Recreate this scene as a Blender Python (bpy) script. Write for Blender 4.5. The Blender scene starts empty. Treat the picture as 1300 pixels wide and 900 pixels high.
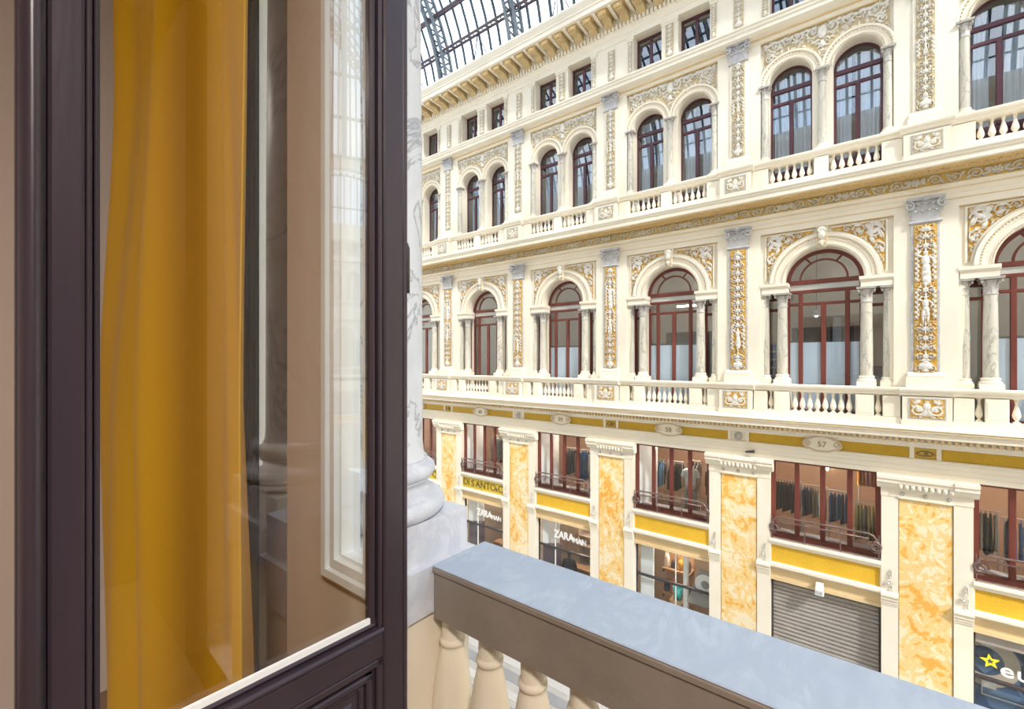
import bpy, math, random
import numpy as np
from mathutils import Vector, Matrix

random.seed(7)
PI = math.pi
R = math.radians
sc = bpy.context.scene
col = sc.collection

# ------------------------------------------------------------------ camera
cam_d = bpy.data.cameras.new('camera')
cam_d.lens = 16.0
cam_d.sensor_width = 36.0
cam_d.shift_y = 7.0 / 1300.0
cam_d.clip_start = 0.02
cam_d.clip_end = 400
cam = bpy.data.objects.new('camera', cam_d)
cam.location = (0, 0, 0)
cam.rotation_euler = (R(90), 0, R(38.4))
col.objects.link(cam)
sc.camera = cam

# ------------------------------------------------------------------ sky, sun, unseen room fill, exposure
world = bpy.data.worlds.new('sky')
sc.world = world
world.use_nodes = True
wn = world.node_tree.nodes
wl = world.node_tree.links
wn.clear()
w_out = wn.new('ShaderNodeOutputWorld')
w_bg = wn.new('ShaderNodeBackground')
w_tc = wn.new('ShaderNodeTexCoord')
w_no = wn.new('ShaderNodeTexNoise')
w_no.inputs['Scale'].default_value = 3.0
w_no.inputs['Detail'].default_value = 4.0
w_rp = wn.new('ShaderNodeValToRGB')
w_rp.color_ramp.elements[0].position = 0.35
w_rp.color_ramp.elements[0].color = (0.60, 0.78, 1.0, 1)
w_rp.color_ramp.elements[1].position = 0.6
w_rp.color_ramp.elements[1].color = (0.93, 0.96, 1.0, 1)
wl.new(w_tc.outputs['Generated'], w_no.inputs['Vector'])
wl.new(w_no.outputs['Fac'], w_rp.inputs['Fac'])
wl.new(w_rp.outputs['Color'], w_bg.inputs['Color'])
w_bg.inputs['Strength'].default_value = 2.8
wl.new(w_bg.outputs['Background'], w_out.inputs['Surface'])

sun_d = bpy.data.lights.new('sun', 'SUN')
sun_d.energy = 6.0
sun_d.angle = R(5)
sun_d.color = (1.0, 0.93, 0.82)
sun = bpy.data.objects.new('sun', sun_d)
sun.rotation_euler = Vector((-0.45, 0.28, -0.5)).to_track_quat('-Z', 'Y').to_euler()
sun.location = (15, -10, 40)
col.objects.link(sun)

fill_d = bpy.data.lights.new('room_fill', 'AREA')  # unseen fill light added to brighten the curtain, beige panel and room
fill_d.shape = 'DISK'
fill_d.size = 0.6
fill_d.energy = 215
fill_d.color = (1.0, 0.90, 0.80)
lamp = bpy.data.objects.new('room_fill', fill_d)
lamp.location = (1.7, -1.2, 2.3)
col.objects.link(lamp)

vs = sc.view_settings
vs.view_transform = 'Standard'
vs.look = 'None'
vs.exposure = 0.22
vs.gamma = 1.0
vs.use_curve_mapping = False

# ------------------------------------------------------------------ materials
MATS = {}

def new_mat(name):
    m = bpy.data.materials.new(name)
    m.use_nodes = True
    nt = m.node_tree
    b = nt.nodes['Principled BSDF']
    MATS[name] = m
    return m, nt, b

def link(nt, a, b):
    nt.links.new(a, b)

def coords(nt, scale=(1, 1, 1), kind='Object'):
    tc = nt.nodes.new('ShaderNodeTexCoord')
    mp = nt.nodes.new('ShaderNodeMapping')
    mp.inputs['Scale'].default_value = scale
    link(nt, tc.outputs[kind], mp.inputs['Vector'])
    return mp.outputs['Vector']

def world_coords(nt, scale=(1, 1, 1)):
    g = nt.nodes.new('ShaderNodeNewGeometry')
    mp = nt.nodes.new('ShaderNodeMapping')
    mp.inputs['Scale'].default_value = scale
    link(nt, g.outputs['Position'], mp.inputs['Vector'])
    return mp.outputs['Vector']

def noise(nt, vec, scale, detail=4.0, rough=0.55, dist=0.0):
    n = nt.nodes.new('ShaderNodeTexNoise')
    n.inputs['Scale'].default_value = scale
    n.inputs['Detail'].default_value = detail
    n.inputs['Roughness'].default_value = rough
    n.inputs['Distortion'].default_value = dist
    if vec is not None:
        link(nt, vec, n.inputs['Vector'])
    return n.outputs['Fac']

def ramp(nt, fac, stops):
    r = nt.nodes.new('ShaderNodeValToRGB')
    el = r.color_ramp.elements
    while len(el) < len(stops):
        el.new(0.5)
    for e, (p, c) in zip(el, stops):
        e.position = p
        e.color = (c[0], c[1], c[2], 1)
    link(nt, fac, r.inputs['Fac'])
    return r.outputs['Color']

def bump(nt, b, fac, strength=0.2, dist=0.01):
    n = nt.nodes.new('ShaderNodeBump')
    n.inputs['Strength'].default_value = strength
    n.inputs['Distance'].default_value = dist
    link(nt, fac, n.inputs['Height'])
    link(nt, n.outputs['Normal'], b.inputs['Normal'])

def mat_noise(name, c1, c2, scale=3.0, rough=0.6, bumps=0.0, bscale=40, metal=0.0, spec=0.5, stretch=(1, 1, 1), worldspace=True):
    m, nt, b = new_mat(name)
    v = world_coords(nt, stretch) if worldspace else coords(nt, stretch)
    f = noise(nt, v, scale)
    link(nt, ramp(nt, f, [(0.3, c1), (0.7, c2)]), b.inputs['Base Color'])
    b.inputs['Roughness'].default_value = rough
    b.inputs['Metallic'].default_value = metal
    b.inputs['Specular IOR Level'].default_value = spec
    if bumps:
        bump(nt, b, noise(nt, v, bscale, 3), bumps, 0.01)
    return m

# plaster and stone
mat_noise('cream_plaster', (0.81, 0.735, 0.60), (0.855, 0.785, 0.66), 1.3, 0.75, 0.06, 25)
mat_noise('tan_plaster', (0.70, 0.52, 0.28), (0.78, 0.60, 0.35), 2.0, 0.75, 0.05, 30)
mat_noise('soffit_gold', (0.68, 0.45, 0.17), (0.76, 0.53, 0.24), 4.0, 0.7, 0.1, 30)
mat_noise('bracket_gold', (0.50, 0.36, 0.17), (0.60, 0.44, 0.22), 4.0, 0.6, 0.1, 40)
mat_noise('inner_plaster', (0.58, 0.52, 0.46), (0.64, 0.57, 0.51), 1.5, 0.8, 0.05, 30)
mat_noise('beige_panel', (0.60, 0.51, 0.40), (0.68, 0.58, 0.46), 2.0, 0.45, 0.03, 20, stretch=(3, 3, 0.5))
mat_noise('white_paint', (0.80, 0.84, 0.86), (0.86, 0.89, 0.90), 3.0, 0.35)
mat_noise('grey_stone', (0.42, 0.41, 0.42), (0.58, 0.57, 0.57), 9.0, 0.6, 0.1, 60)
mat_noise('capital_stone', (0.40, 0.37, 0.34), (0.58, 0.55, 0.50), 9.0, 0.6, 0.1, 60)
mat_noise('pier_marble', (0.84, 0.80, 0.68), (0.88, 0.84, 0.73), 2.0, 0.5)
mat_noise('dark_base', (0.10, 0.085, 0.075), (0.16, 0.13, 0.11), 5.0, 0.4)

def mat_marble(name, base, mid, vein, scale=2.0, rough=0.35, stretch=(1, 1, 1), veinpos=0.5, width=0.035):
    m, nt, b = new_mat(name)
    v = world_coords(nt, stretch)
    n1 = noise(nt, v, scale, 6, 0.6, 1.2)
    n2 = noise(nt, v, scale * 0.55, 5, 0.6, 2.2)
    c1 = ramp(nt, n1, [(0.3, base), (0.7, mid)])
    vm = ramp(nt, n2, [(veinpos - width, (0, 0, 0)), (veinpos, (1, 1, 1)), (veinpos + width, (0, 0, 0))])
    mx = nt.nodes.new('ShaderNodeMix')
    mx.data_type = 'RGBA'
    link(nt, vm, mx.inputs[0])
    link(nt, c1, mx.inputs[6])
    mx.inputs[7].default_value = (*vein, 1)
    link(nt, mx.outputs[2], b.inputs['Base Color'])
    b.inputs['Roughness'].default_value = rough
    return m

mat_marble('rail_marble', (0.345, 0.415, 0.51), (0.44, 0.51, 0.60), (0.36, 0.43, 0.52), 5.0, 0.45, (2, 1, 1), 0.5, 0.08)
mat_noise('rail_side_stone', (0.23, 0.195, 0.16), (0.29, 0.245, 0.205), 5.0, 0.6, 0.08, 50)
mat_noise('baluster_stone', (0.74, 0.67, 0.53), (0.83, 0.76, 0.63), 6.0, 0.6, 0.15, 45, stretch=(1, 1, 0.3))
mat_marble('near_column_marble', (0.60, 0.63, 0.66), (0.74, 0.77, 0.80), (0.33, 0.36, 0.40), 3.0, 0.3, (1, 1, 0.8), 0.47, 0.02)
mat_marble('plinth_marble', (0.60, 0.63, 0.68), (0.69, 0.71, 0.75), (0.55, 0.58, 0.64), 5.0, 0.4, (1, 1, 1), 0.5, 0.09)
mat_marble('column_marble', (0.52, 0.48, 0.39), (0.66, 0.62, 0.53), (0.34, 0.33, 0.28), 2.2, 0.3, (1, 1, 0.35), 0.5, 0.02)
mat_marble('brown_marble', (0.30, 0.23, 0.14), (0.38, 0.30, 0.20), (0.16, 0.12, 0.08), 4.0, 0.35, (1, 1, 0.4), 0.5, 0.03)
mat_marble('brown_column_marble', (0.20, 0.14, 0.08), (0.28, 0.21, 0.13), (0.10, 0.07, 0.04), 4.0, 0.35, (1, 1, 0.4), 0.5, 0.03)

# yellow onyx
m, nt, b = new_mat('yellow_onyx')
v = world_coords(nt, (1, 1, 0.8))
n1 = noise(nt, v, 0.8, 7, 0.58, 1.8)
n2 = noise(nt, v, 2.2, 4, 0.5, 3.0)
mm = nt.nodes.new('ShaderNodeMath')
mm.operation = 'MULTIPLY_ADD'
mm.inputs[1].default_value = 0.45
link(nt, n2, mm.inputs[0])
ms = nt.nodes.new('ShaderNodeMath')
ms.operation = 'MULTIPLY'
ms.inputs[1].default_value = 0.55
link(nt, n1, ms.inputs[0])
link(nt, ms.outputs[0], mm.inputs[2])
wv = nt.nodes.new('ShaderNodeMath')
wv.operation = 'SINE'
sx_ = nt.nodes.new('ShaderNodeMath')
sx_.operation = 'MULTIPLY'
sx_.inputs[1].default_value = 70.0
link(nt, mm.outputs[0], sx_.inputs[0])
link(nt, sx_.outputs[0], wv.inputs[0])
ad = nt.nodes.new('ShaderNodeMath')
ad.operation = 'MULTIPLY_ADD'
ad.inputs[1].default_value = 0.028
link(nt, wv.outputs[0], ad.inputs[0])
link(nt, mm.outputs[0], ad.inputs[2])
link(nt, ramp(nt, ad.outputs[0], [(0.37, (0.80, 0.37, 0.05)), (0.45, (0.84, 0.51, 0.14)), (0.51, (0.86, 0.64, 0.31)),
                                  (0.59, (0.87, 0.75, 0.53))]), b.inputs['Base Color'])
b.inputs['Roughness'].default_value = 0.3

# gold mosaic
def mat_gold(name, c1, c2):
    m, nt, b = new_mat(name)
    v = world_coords(nt, (1, 1, 1))
    vo = nt.nodes.new('ShaderNodeTexVoronoi')
    vo.inputs['Scale'].default_value = 45
    link(nt, v, vo.inputs['Vector'])
    n = noise(nt, v, 2.0, 5)
    mx = nt.nodes.new('ShaderNodeMix')
    mx.data_type = 'FLOAT'
    mx.inputs[0].default_value = 0.35
    link(nt, n, mx.inputs[2])
    link(nt, vo.outputs['Color'], mx.inputs[3])
    link(nt, ramp(nt, mx.outputs[0], [(0.2, c1), (0.75, c2)]), b.inputs['Base Color'])
    b.inputs['Roughness'].default_value = 0.5
    return m
mat_gold('gold_mosaic', (0.64, 0.36, 0.015), (0.80, 0.50, 0.04))
mat_gold('frieze_gold', (0.46, 0.27, 0.01), (0.60, 0.37, 0.02))
mat_gold('sign_gold', (0.52, 0.38, 0.02), (0.66, 0.48, 0.05))

# carved reliefs: the ground is gilded, the carving stone grey to white
def mat_relief(name, ground, low, high, p=(0.02, 0.14, 0.5)):
    m, nt, b = new_mat(name)
    a = nt.nodes.new('ShaderNodeAttribute')
    a.attribute_name = 'h'
    n = noise(nt, world_coords(nt), 14, 3)
    c = ramp(nt, a.outputs['Fac'], [(p[0], ground), (p[1], low), (p[2], high)])
    mx = nt.nodes.new('ShaderNodeMix')
    mx.data_type = 'RGBA'
    mx.blend_type = 'MULTIPLY'
    mx.inputs[0].default_value = 0.6
    link(nt, c, mx.inputs[6])
    link(nt, ramp(nt, n, [(0.3, (0.72, 0.72, 0.72)), (0.6, (1, 1, 1))]), mx.inputs[7])
    link(nt, mx.outputs[2], b.inputs['Base Color'])
    b.inputs['Roughness'].default_value = 0.6
    return m
mat_relief('relief_gold', (0.66, 0.38, 0.06), (0.62, 0.44, 0.20), (0.80, 0.77, 0.72), (0.10, 0.30, 0.55))
mat_relief('relief_pale', (0.60, 0.48, 0.27), (0.60, 0.51, 0.36), (0.82, 0.78, 0.70), (0.06, 0.25, 0.55))
mat_relief('relief_frieze', (0.80, 0.57, 0.18), (0.64, 0.52, 0.30), (0.72, 0.70, 0.65), (0.14, 0.34, 0.6))
mat_relief('relief_bracket', (0.50, 0.42, 0.30), (0.55, 0.48, 0.38), (0.78, 0.74, 0.66))
mat_relief('relief_soffit', (0.64, 0.42, 0.16), (0.68, 0.47, 0.20), (0.74, 0.53, 0.26))

# wood, metal
mat_noise('near_wood', (0.029, 0.020, 0.029), (0.042, 0.030, 0.042), 6.0, 0.36, 0.05, 60, stretch=(1, 1, 0.15))
mat_noise('red_wood', (0.135, 0.030, 0.022), (0.19, 0.045, 0.032), 4.0, 0.4, stretch=(1, 1, 0.2))
mat_noise('plum_wood', (0.075, 0.022, 0.035), (0.10, 0.030, 0.045), 4.0, 0.4, stretch=(1, 1, 0.2))
mat_noise('dark_metal', (0.035, 0.028, 0.03), (0.06, 0.05, 0.052), 6.0, 0.4)
mat_noise('iron_bronze', (0.15, 0.10, 0.09), (0.25, 0.18, 0.165), 8.0, 0.35, 0.0, 40, 0.4)
mat_noise('roof_iron', (0.06, 0.095, 0.12), (0.10, 0.14, 0.17), 3.0, 0.5)
mat_noise('roof_iron_red', (0.10, 0.075, 0.09), (0.15, 0.11, 0.12), 3.0, 0.5)
mat_noise('rib_iron', (0.13, 0.16, 0.18), (0.22, 0.25, 0.27), 3.0, 0.5)
mat_noise('shutter_metal', (0.34, 0.31, 0.29), (0.40, 0.37, 0.34), 2.0, 0.45, 0, 40, 0.2)
mat_noise('white_metal', (0.75, 0.75, 0.74), (0.82, 0.82, 0.80), 4.0, 0.4)
mat_noise('paving_light', (0.74, 0.72, 0.70), (0.82, 0.80, 0.78), 1.2, 0.35)
mat_noise('paving_grey', (0.38, 0.39, 0.42), (0.46, 0.47, 0.50), 1.5, 0.35)
mat_noise('paving_mid', (0.60, 0.58, 0.56), (0.68, 0.66, 0.63), 2.5, 0.4)
mat_noise('room_floor', (0.20, 0.12, 0.07), (0.27, 0.17, 0.10), 3.0, 0.5, stretch=(6, 0.6, 1))
mat_noise('office_grey', (0.42, 0.37, 0.30), (0.50, 0.44, 0.36), 1.0, 0.8)
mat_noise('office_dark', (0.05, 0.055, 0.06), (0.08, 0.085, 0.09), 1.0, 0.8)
mat_noise('peach_wall', (0.58, 0.40, 0.28), (0.66, 0.46, 0.33), 1.0, 0.7)
mat_noise('shop_beige', (0.50, 0.40, 0.30), (0.62, 0.50, 0.38), 1.3, 0.7)
mat_noise('shop_floor', (0.44, 0.37, 0.31), (0.52, 0.45, 0.38), 1.3, 0.4)
mat_noise('frost', (0.70, 0.78, 0.84), (0.75, 0.82, 0.87), 2.0, 0.5)
mat_noise('blind_strip', (0.50, 0.50, 0.47), (0.60, 0.60, 0.57), 2.0, 0.5)
mat_noise('lace_curtain', (0.66, 0.74, 0.80), (0.76, 0.82, 0.87), 3.0, 0.8, stretch=(6, 6, 0.3))
mat_noise('letter_white', (0.78, 0.78, 0.78), (0.84, 0.84, 0.84), 2.0, 0.5)
mat_noise('letter_brown', (0.13, 0.075, 0.02), (0.17, 0.10, 0.03), 2.0, 0.6)
mat_noise('letter_gold', (0.28, 0.20, 0.09), (0.36, 0.26, 0.12), 2.0, 0.6)
mat_noise('star_yellow', (0.9, 0.72, 0.02), (0.95, 0.78, 0.04), 2.0, 0.5)
mat_noise('blue_folder', (0.03, 0.13, 0.36), (0.06, 0.22, 0.50), 6.0, 0.5)
mat_noise('grey_metal', (0.45, 0.46, 0.47), (0.55, 0.56, 0.57), 4.0, 0.4)
mat_noise('teal', (0.02, 0.34, 0.34), (0.04, 0.42, 0.42), 4.0, 0.4)
mat_noise('oak', (0.42, 0.24, 0.11), (0.52, 0.32, 0.17), 5.0, 0.5, stretch=(1, 1, 6))
mat_noise('dark_plum', (0.07, 0.045, 0.06), (0.10, 0.07, 0.085), 4.0, 0.35)
mat_noise('skin', (0.50, 0.31, 0.23), (0.56, 0.36, 0.27), 8.0, 0.5)
mat_noise('hair', (0.06, 0.05, 0.045), (0.10, 0.085, 0.075), 30.0, 0.5)

def cloth(name, c):
    return mat_noise(name, tuple(x * 0.8 for x in c), tuple(min(1, x * 1.15) for x in c), 10.0, 0.85, 0.1, 40, stretch=(4, 4, 0.5))
CL = dict(charcoal=(0.055, 0.05, 0.05), navy=(0.02, 0.035, 0.09), denim=(0.05, 0.13, 0.28), blue=(0.04, 0.16, 0.45), olive=(0.30, 0.27, 0.10),
          mustard=(0.62, 0.30, 0.03), rust=(0.60, 0.16, 0.06), pink=(0.55, 0.28, 0.24), lime=(0.34, 0.45, 0.05), taupe=(0.20, 0.16, 0.13),
          cream=(0.70, 0.62, 0.52), black=(0.02, 0.02, 0.022), paleblue=(0.55, 0.66, 0.72), sage=(0.26, 0.32, 0.29), grey=(0.22, 0.22, 0.22))
for k_, c_ in CL.items():
    cloth('cloth_' + k_, c_)

# yellow curtain: diffuse with some light through it
m, nt, b = new_mat('curtain_yellow')
out = nt.nodes['Material Output']
tr = nt.nodes.new('ShaderNodeBsdfTranslucent')
mixs = nt.nodes.new('ShaderNodeMixShader')
mixs.inputs[0].default_value = 0.4
v = coords(nt, (1, 1, 0.2))
cc = ramp(nt, noise(nt, v, 3.0, 3), [(0.3, (0.90, 0.56, 0.003)), (0.7, (0.94, 0.61, 0.006))])
link(nt, cc, b.inputs['Base Color'])
link(nt, cc, tr.inputs['Color'])
b.inputs['Roughness'].default_value = 0.55
b.inputs['Sheen Weight'].default_value = 0.1
link(nt, b.outputs[0], mixs.inputs[1])
link(nt, tr.outputs[0], mixs.inputs[2])
link(nt, mixs.outputs[0], out.inputs['Surface'])

# clear glass: thin panes let light straight through and mirror by Fresnel
def mat_glass(name, tint, ior=1.5, rough=0.0):
    m = bpy.data.materials.new(name)
    m.use_nodes = True
    MATS[name] = m
    nt = m.node_tree
    nt.nodes.clear()
    o = nt.nodes.new('ShaderNodeOutputMaterial')
    t = nt.nodes.new('ShaderNodeBsdfTransparent')
    t.inputs['Color'].default_value = (*tint, 1)
    g = nt.nodes.new('ShaderNodeBsdfGlossy')
    g.inputs['Roughness'].default_value = rough
    fr = nt.nodes.new('ShaderNodeFresnel')
    ge = nt.nodes.new('ShaderNodeNewGeometry')
    io = nt.nodes.new('ShaderNodeMix')
    io.data_type = 'FLOAT'
    io.inputs[2].default_value = ior
    io.inputs[3].default_value = 1.0 / ior
    link(nt, ge.outputs['Backfacing'], io.inputs[0])
    link(nt, io.outputs[0], fr.inputs['IOR'])
    mx = nt.nodes.new('ShaderNodeMixShader')
    link(nt, fr.outputs[0], mx.inputs[0])
    link(nt, t.outputs[0], mx.inputs[1])
    link(nt, g.outputs[0], mx.inputs[2])
    link(nt, mx.outputs[0], o.inputs['Surface'])
    return m
mat_glass('clear_glass', (0.97, 0.98, 0.98), 1.5)
mat_glass('near_glass', (0.98, 0.985, 0.98), 1.6)
mat_glass('window_glass', (0.92, 0.95, 0.98), 2.05)
mat_glass('roof_glass', (0.95, 0.97, 1.0), 1.45)
mat_glass('mesh_screen', (0.84, 0.80, 0.79), 1.3, 0.3)
mat_glass('blue_glass', (0.62, 0.78, 0.95), 1.5)

def mat_emit(name, c, s):
    m, nt, b = new_mat(name)
    b.inputs['Base Color'].default_value = (*c, 1)
    b.inputs['Emission Color'].default_value = (*c, 1)
    b.inputs['Emission Strength'].default_value = s
    return m
mat_emit('lamp_warm', (1.0, 0.80, 0.55), 14)
mat_emit('lamp_white', (1.0, 0.95, 0.85), 10)
mat_emit('exit_sign', (0.02, 0.5, 0.35), 1.2)

# ------------------------------------------------------------------ mesh helpers
class MB:
    def __init__(self):
        self.v = []
        self.f = []
        self.sm = []
    def add(self, vs, fs, smooth=False):
        o = len(self.v)
        self.v.extend([tuple(p) for p in vs])
        self.f.extend([tuple(i + o for i in f) for f in fs])
        self.sm.extend([smooth] * len(fs))
        return self
    def box(self, x0, x1, y0, y1, z0, z1):
        vs = [(x0, y0, z0), (x1, y0, z0), (x1, y1, z0), (x0, y1, z0), (x0, y0, z1), (x1, y0, z1), (x1, y1, z1), (x0, y1, z1)]
        return self.add(vs, [(0, 3, 2, 1), (4, 5, 6, 7), (0, 1, 5, 4), (1, 2, 6, 5), (2, 3, 7, 6), (3, 0, 4, 7)])
    def bevbox(self, x0, x1, y0, y1, z0, z1, c=0.01):
        # box with chamfered vertical and horizontal edges on the -Y face
        vs = [(x0, y1, z0), (x1, y1, z0), (x1, y1, z1), (x0, y1, z1),
              (x0, y0 + c, z0), (x1, y0 + c, z0), (x1, y0 + c, z1), (x0, y0 + c, z1),
              (x0 + c, y0, z0 + c), (x1 - c, y0, z0 + c), (x1 - c, y0, z1 - c), (x0 + c, y0, z1 - c)]
        fs = [(0, 3, 2, 1), (0, 1, 5, 4), (1, 2, 6, 5), (2, 3, 7, 6), (3, 0, 4, 7), (4, 5, 9, 8), (5, 6, 10, 9), (6, 7, 11, 10), (7, 4, 8, 11), (8, 9, 10, 11)]
        return self.add(vs, fs)
    def sweep_x(self, prof, x0, x1, smooth=False):
        # prof: list of (y, z), closed polygon; swept along x
        n = len(prof)
        vs = [(x0, y, z) for y, z in prof] + [(x1, y, z) for y, z in prof]
        fs = [(i, (i + 1) % n, n + (i + 1) % n, n + i) for i in range(n)]
        self.add(vs, fs, smooth)
        return self.add(vs, [tuple(range(n))[::-1], tuple(range(n, 2 * n))])
    def sweep_z(self, prof, z0, z1):
        n = len(prof)
        vs = [(x, y, z0) for x, y in prof] + [(x, y, z1) for x, y in prof]
        fs = [(i, (i + 1) % n, n + (i + 1) % n, n + i) for i in range(n)]
        self.add(vs, fs)
        return self.add(vs, [tuple(range(n))[::-1], tuple(range(n, 2 * n))])
    def lathe(self, prof, cx=0, cy=0, seg=16, a0=0.0, a1=2 * PI, smooth=True, cap=True):
        full = abs(a1 - a0 - 2 * PI) < 1e-6
        n = seg if full else seg + 1
        vs = []
        for r, z in prof:
            for i in range(n):
                a = a0 + (a1 - a0) * i / seg
                vs.append((cx + r * math.cos(a), cy + r * math.sin(a), z))
        fs = []
        for j in range(len(prof) - 1):
            for i in range(seg):
                k = (i + 1) % n
                fs.append((j * n + i, j * n + k, (j + 1) * n + k, (j + 1) * n + i))
        self.add(vs, fs, smooth)
        if cap and full:
            m_ = len(prof) - 1
            self.add([vs[i] for i in range(n)], [tuple(range(n))[::-1]])
            self.add([vs[m_ * n + i] for i in range(n)], [tuple(range(n))])
        return self
    def arc(self, prof, cx, cz, a0=0.0, a1=PI, seg=32, smooth=False):
        # prof: closed list of (r, y); swept around the axis parallel to y through (cx, cz)
        n = len(prof)
        vs = []
        for i in range(seg + 1):
            a = a0 + (a1 - a0) * i / seg
            for r, y in prof:
                vs.append((cx + r * math.cos(a), y, cz + r * math.sin(a)))
        fs = []
        for i in range(seg):
            for j in range(n):
                k = (j + 1) % n
                fs.append((i * n + j, (i + 1) * n + j, (i + 1) * n + k, i * n + k))
        self.add(vs, fs, smooth)
        return self.add(vs, [tuple(range(n)), tuple(range(seg * n, seg * n + n))[::-1]])
    def tube(self, pts, r, seg=8, smooth=True):
        pts = [Vector(p) for p in pts]
        rs = r if isinstance(r, (list, tuple)) else [r] * len(pts)
        vs = []
        ref = None
        for i, p in enumerate(pts):
            t = (pts[min(i + 1, len(pts) - 1)] - pts[max(i - 1, 0)]).normalized()
            if ref is None:
                ref = Vector((0, 0, 1)) if abs(t.z) < 0.9 else Vector((1, 0, 0))
            a = (ref - t * ref.dot(t)).normalized()
            ref = a
            bb = t.cross(a)
            for k in range(seg):
                an = 2 * PI * k / seg
                vs.append(p + (a * math.cos(an) + bb * math.sin(an)) * rs[i])
        fs = []
        for i in range(len(pts) - 1):
            for k in range(seg):
                k2 = (k + 1) % seg
                fs.append((i * seg + k, i * seg + k2, (i + 1) * seg + k2, (i + 1) * seg + k))
        self.add(vs, fs, smooth)
        n = len(vs)
        return self.add(vs, [tuple(range(seg))[::-1], tuple(range(n - seg, n))])
    def grid(self, fn, nu, nv, smooth=True):
        vs = [fn(i / nu, j / nv) for j in range(nv + 1) for i in range(nu + 1)]
        fs = [(j * (nu + 1) + i, j * (nu + 1) + i + 1, (j + 1) * (nu + 1) + i + 1, (j + 1) * (nu + 1) + i) for j in range(nv) for i in range(nu)]
        return self.add(vs, fs, smooth)
    def mesh(self, name, mat):
        me = bpy.data.meshes.new(name)
        me.from_pydata(self.v, [], self.f)
        me.polygons.foreach_set('use_smooth', self.sm)
        me.materials.append(MATS[mat])
        me.update()
        return me

def fixn(me):
    import bmesh
    bm = bmesh.new()
    bm.from_mesh(me)
    bmesh.ops.recalc_face_normals(bm, faces=bm.faces)
    bm.to_mesh(me)
    bm.free()
    return me

def mesh(mb, name, mat):
    return fixn(mb.mesh(name, mat))

def link_obj(name, data, loc=(0, 0, 0), parent=None, rot=(0, 0, 0)):
    o = bpy.data.objects.new(name, data)
    o.location = loc
    o.rotation_euler = rot
    o.parent = parent
    col.objects.link(o)
    return o

def tag(o, label, cat=None, group=None, kind=None):
    o['label'] = label
    if cat:
        o['category'] = cat
    if group:
        o['group'] = group
    if kind:
        o['kind'] = kind
    return o

def thing(name, label, cat=None, base=(0, 0, 0), group=None, kind=None, rotz=0.0):
    o = link_obj(name, None, base, None, (0, 0, rotz))
    o.empty_display_size = 0.2
    return tag(o, label, cat, group, kind)

def part(root, name, me, at=(0, 0, 0), rot=(0, 0, 0), label=None, kind=None):
    # 'at' is in world axes; root sits at its own base (roots with no rotation)
    b_ = Vector((0, 0, 0))
    r_ = root
    while r_ is not None:
        b_ += r_.location
        r_ = r_.parent
    o = link_obj(name, me, Vector(at) - b_, root, rot)
    if label:
        o['label'] = label
    if kind:
        o['kind'] = kind
    return o

def text_mesh(s, size, mat, extrude=0.01, name='lettering', bold=0.0, align='CENTER', sx=1.0):
    cu = bpy.data.curves.new(name, 'FONT')
    cu.body = s
    cu.size = size
    cu.extrude = extrude
    cu.offset = bold
    cu.align_x = align
    cu.align_y = 'CENTER'
    cu.resolution_u = 3
    t = bpy.data.objects.new(name, cu)
    col.objects.link(t)
    dg = bpy.context.evaluated_depsgraph_get()
    me = bpy.data.meshes.new_from_object(t.evaluated_get(dg))
    bpy.data.objects.remove(t)
    bpy.data.curves.remove(cu)
    me.transform(Matrix.Scale(sx, 4, (1, 0, 0)))
    me.materials.clear()
    me.materials.append(MATS[mat])
    me.name = name
    return me
RX90 = (PI / 2, 0, 0)

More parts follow.
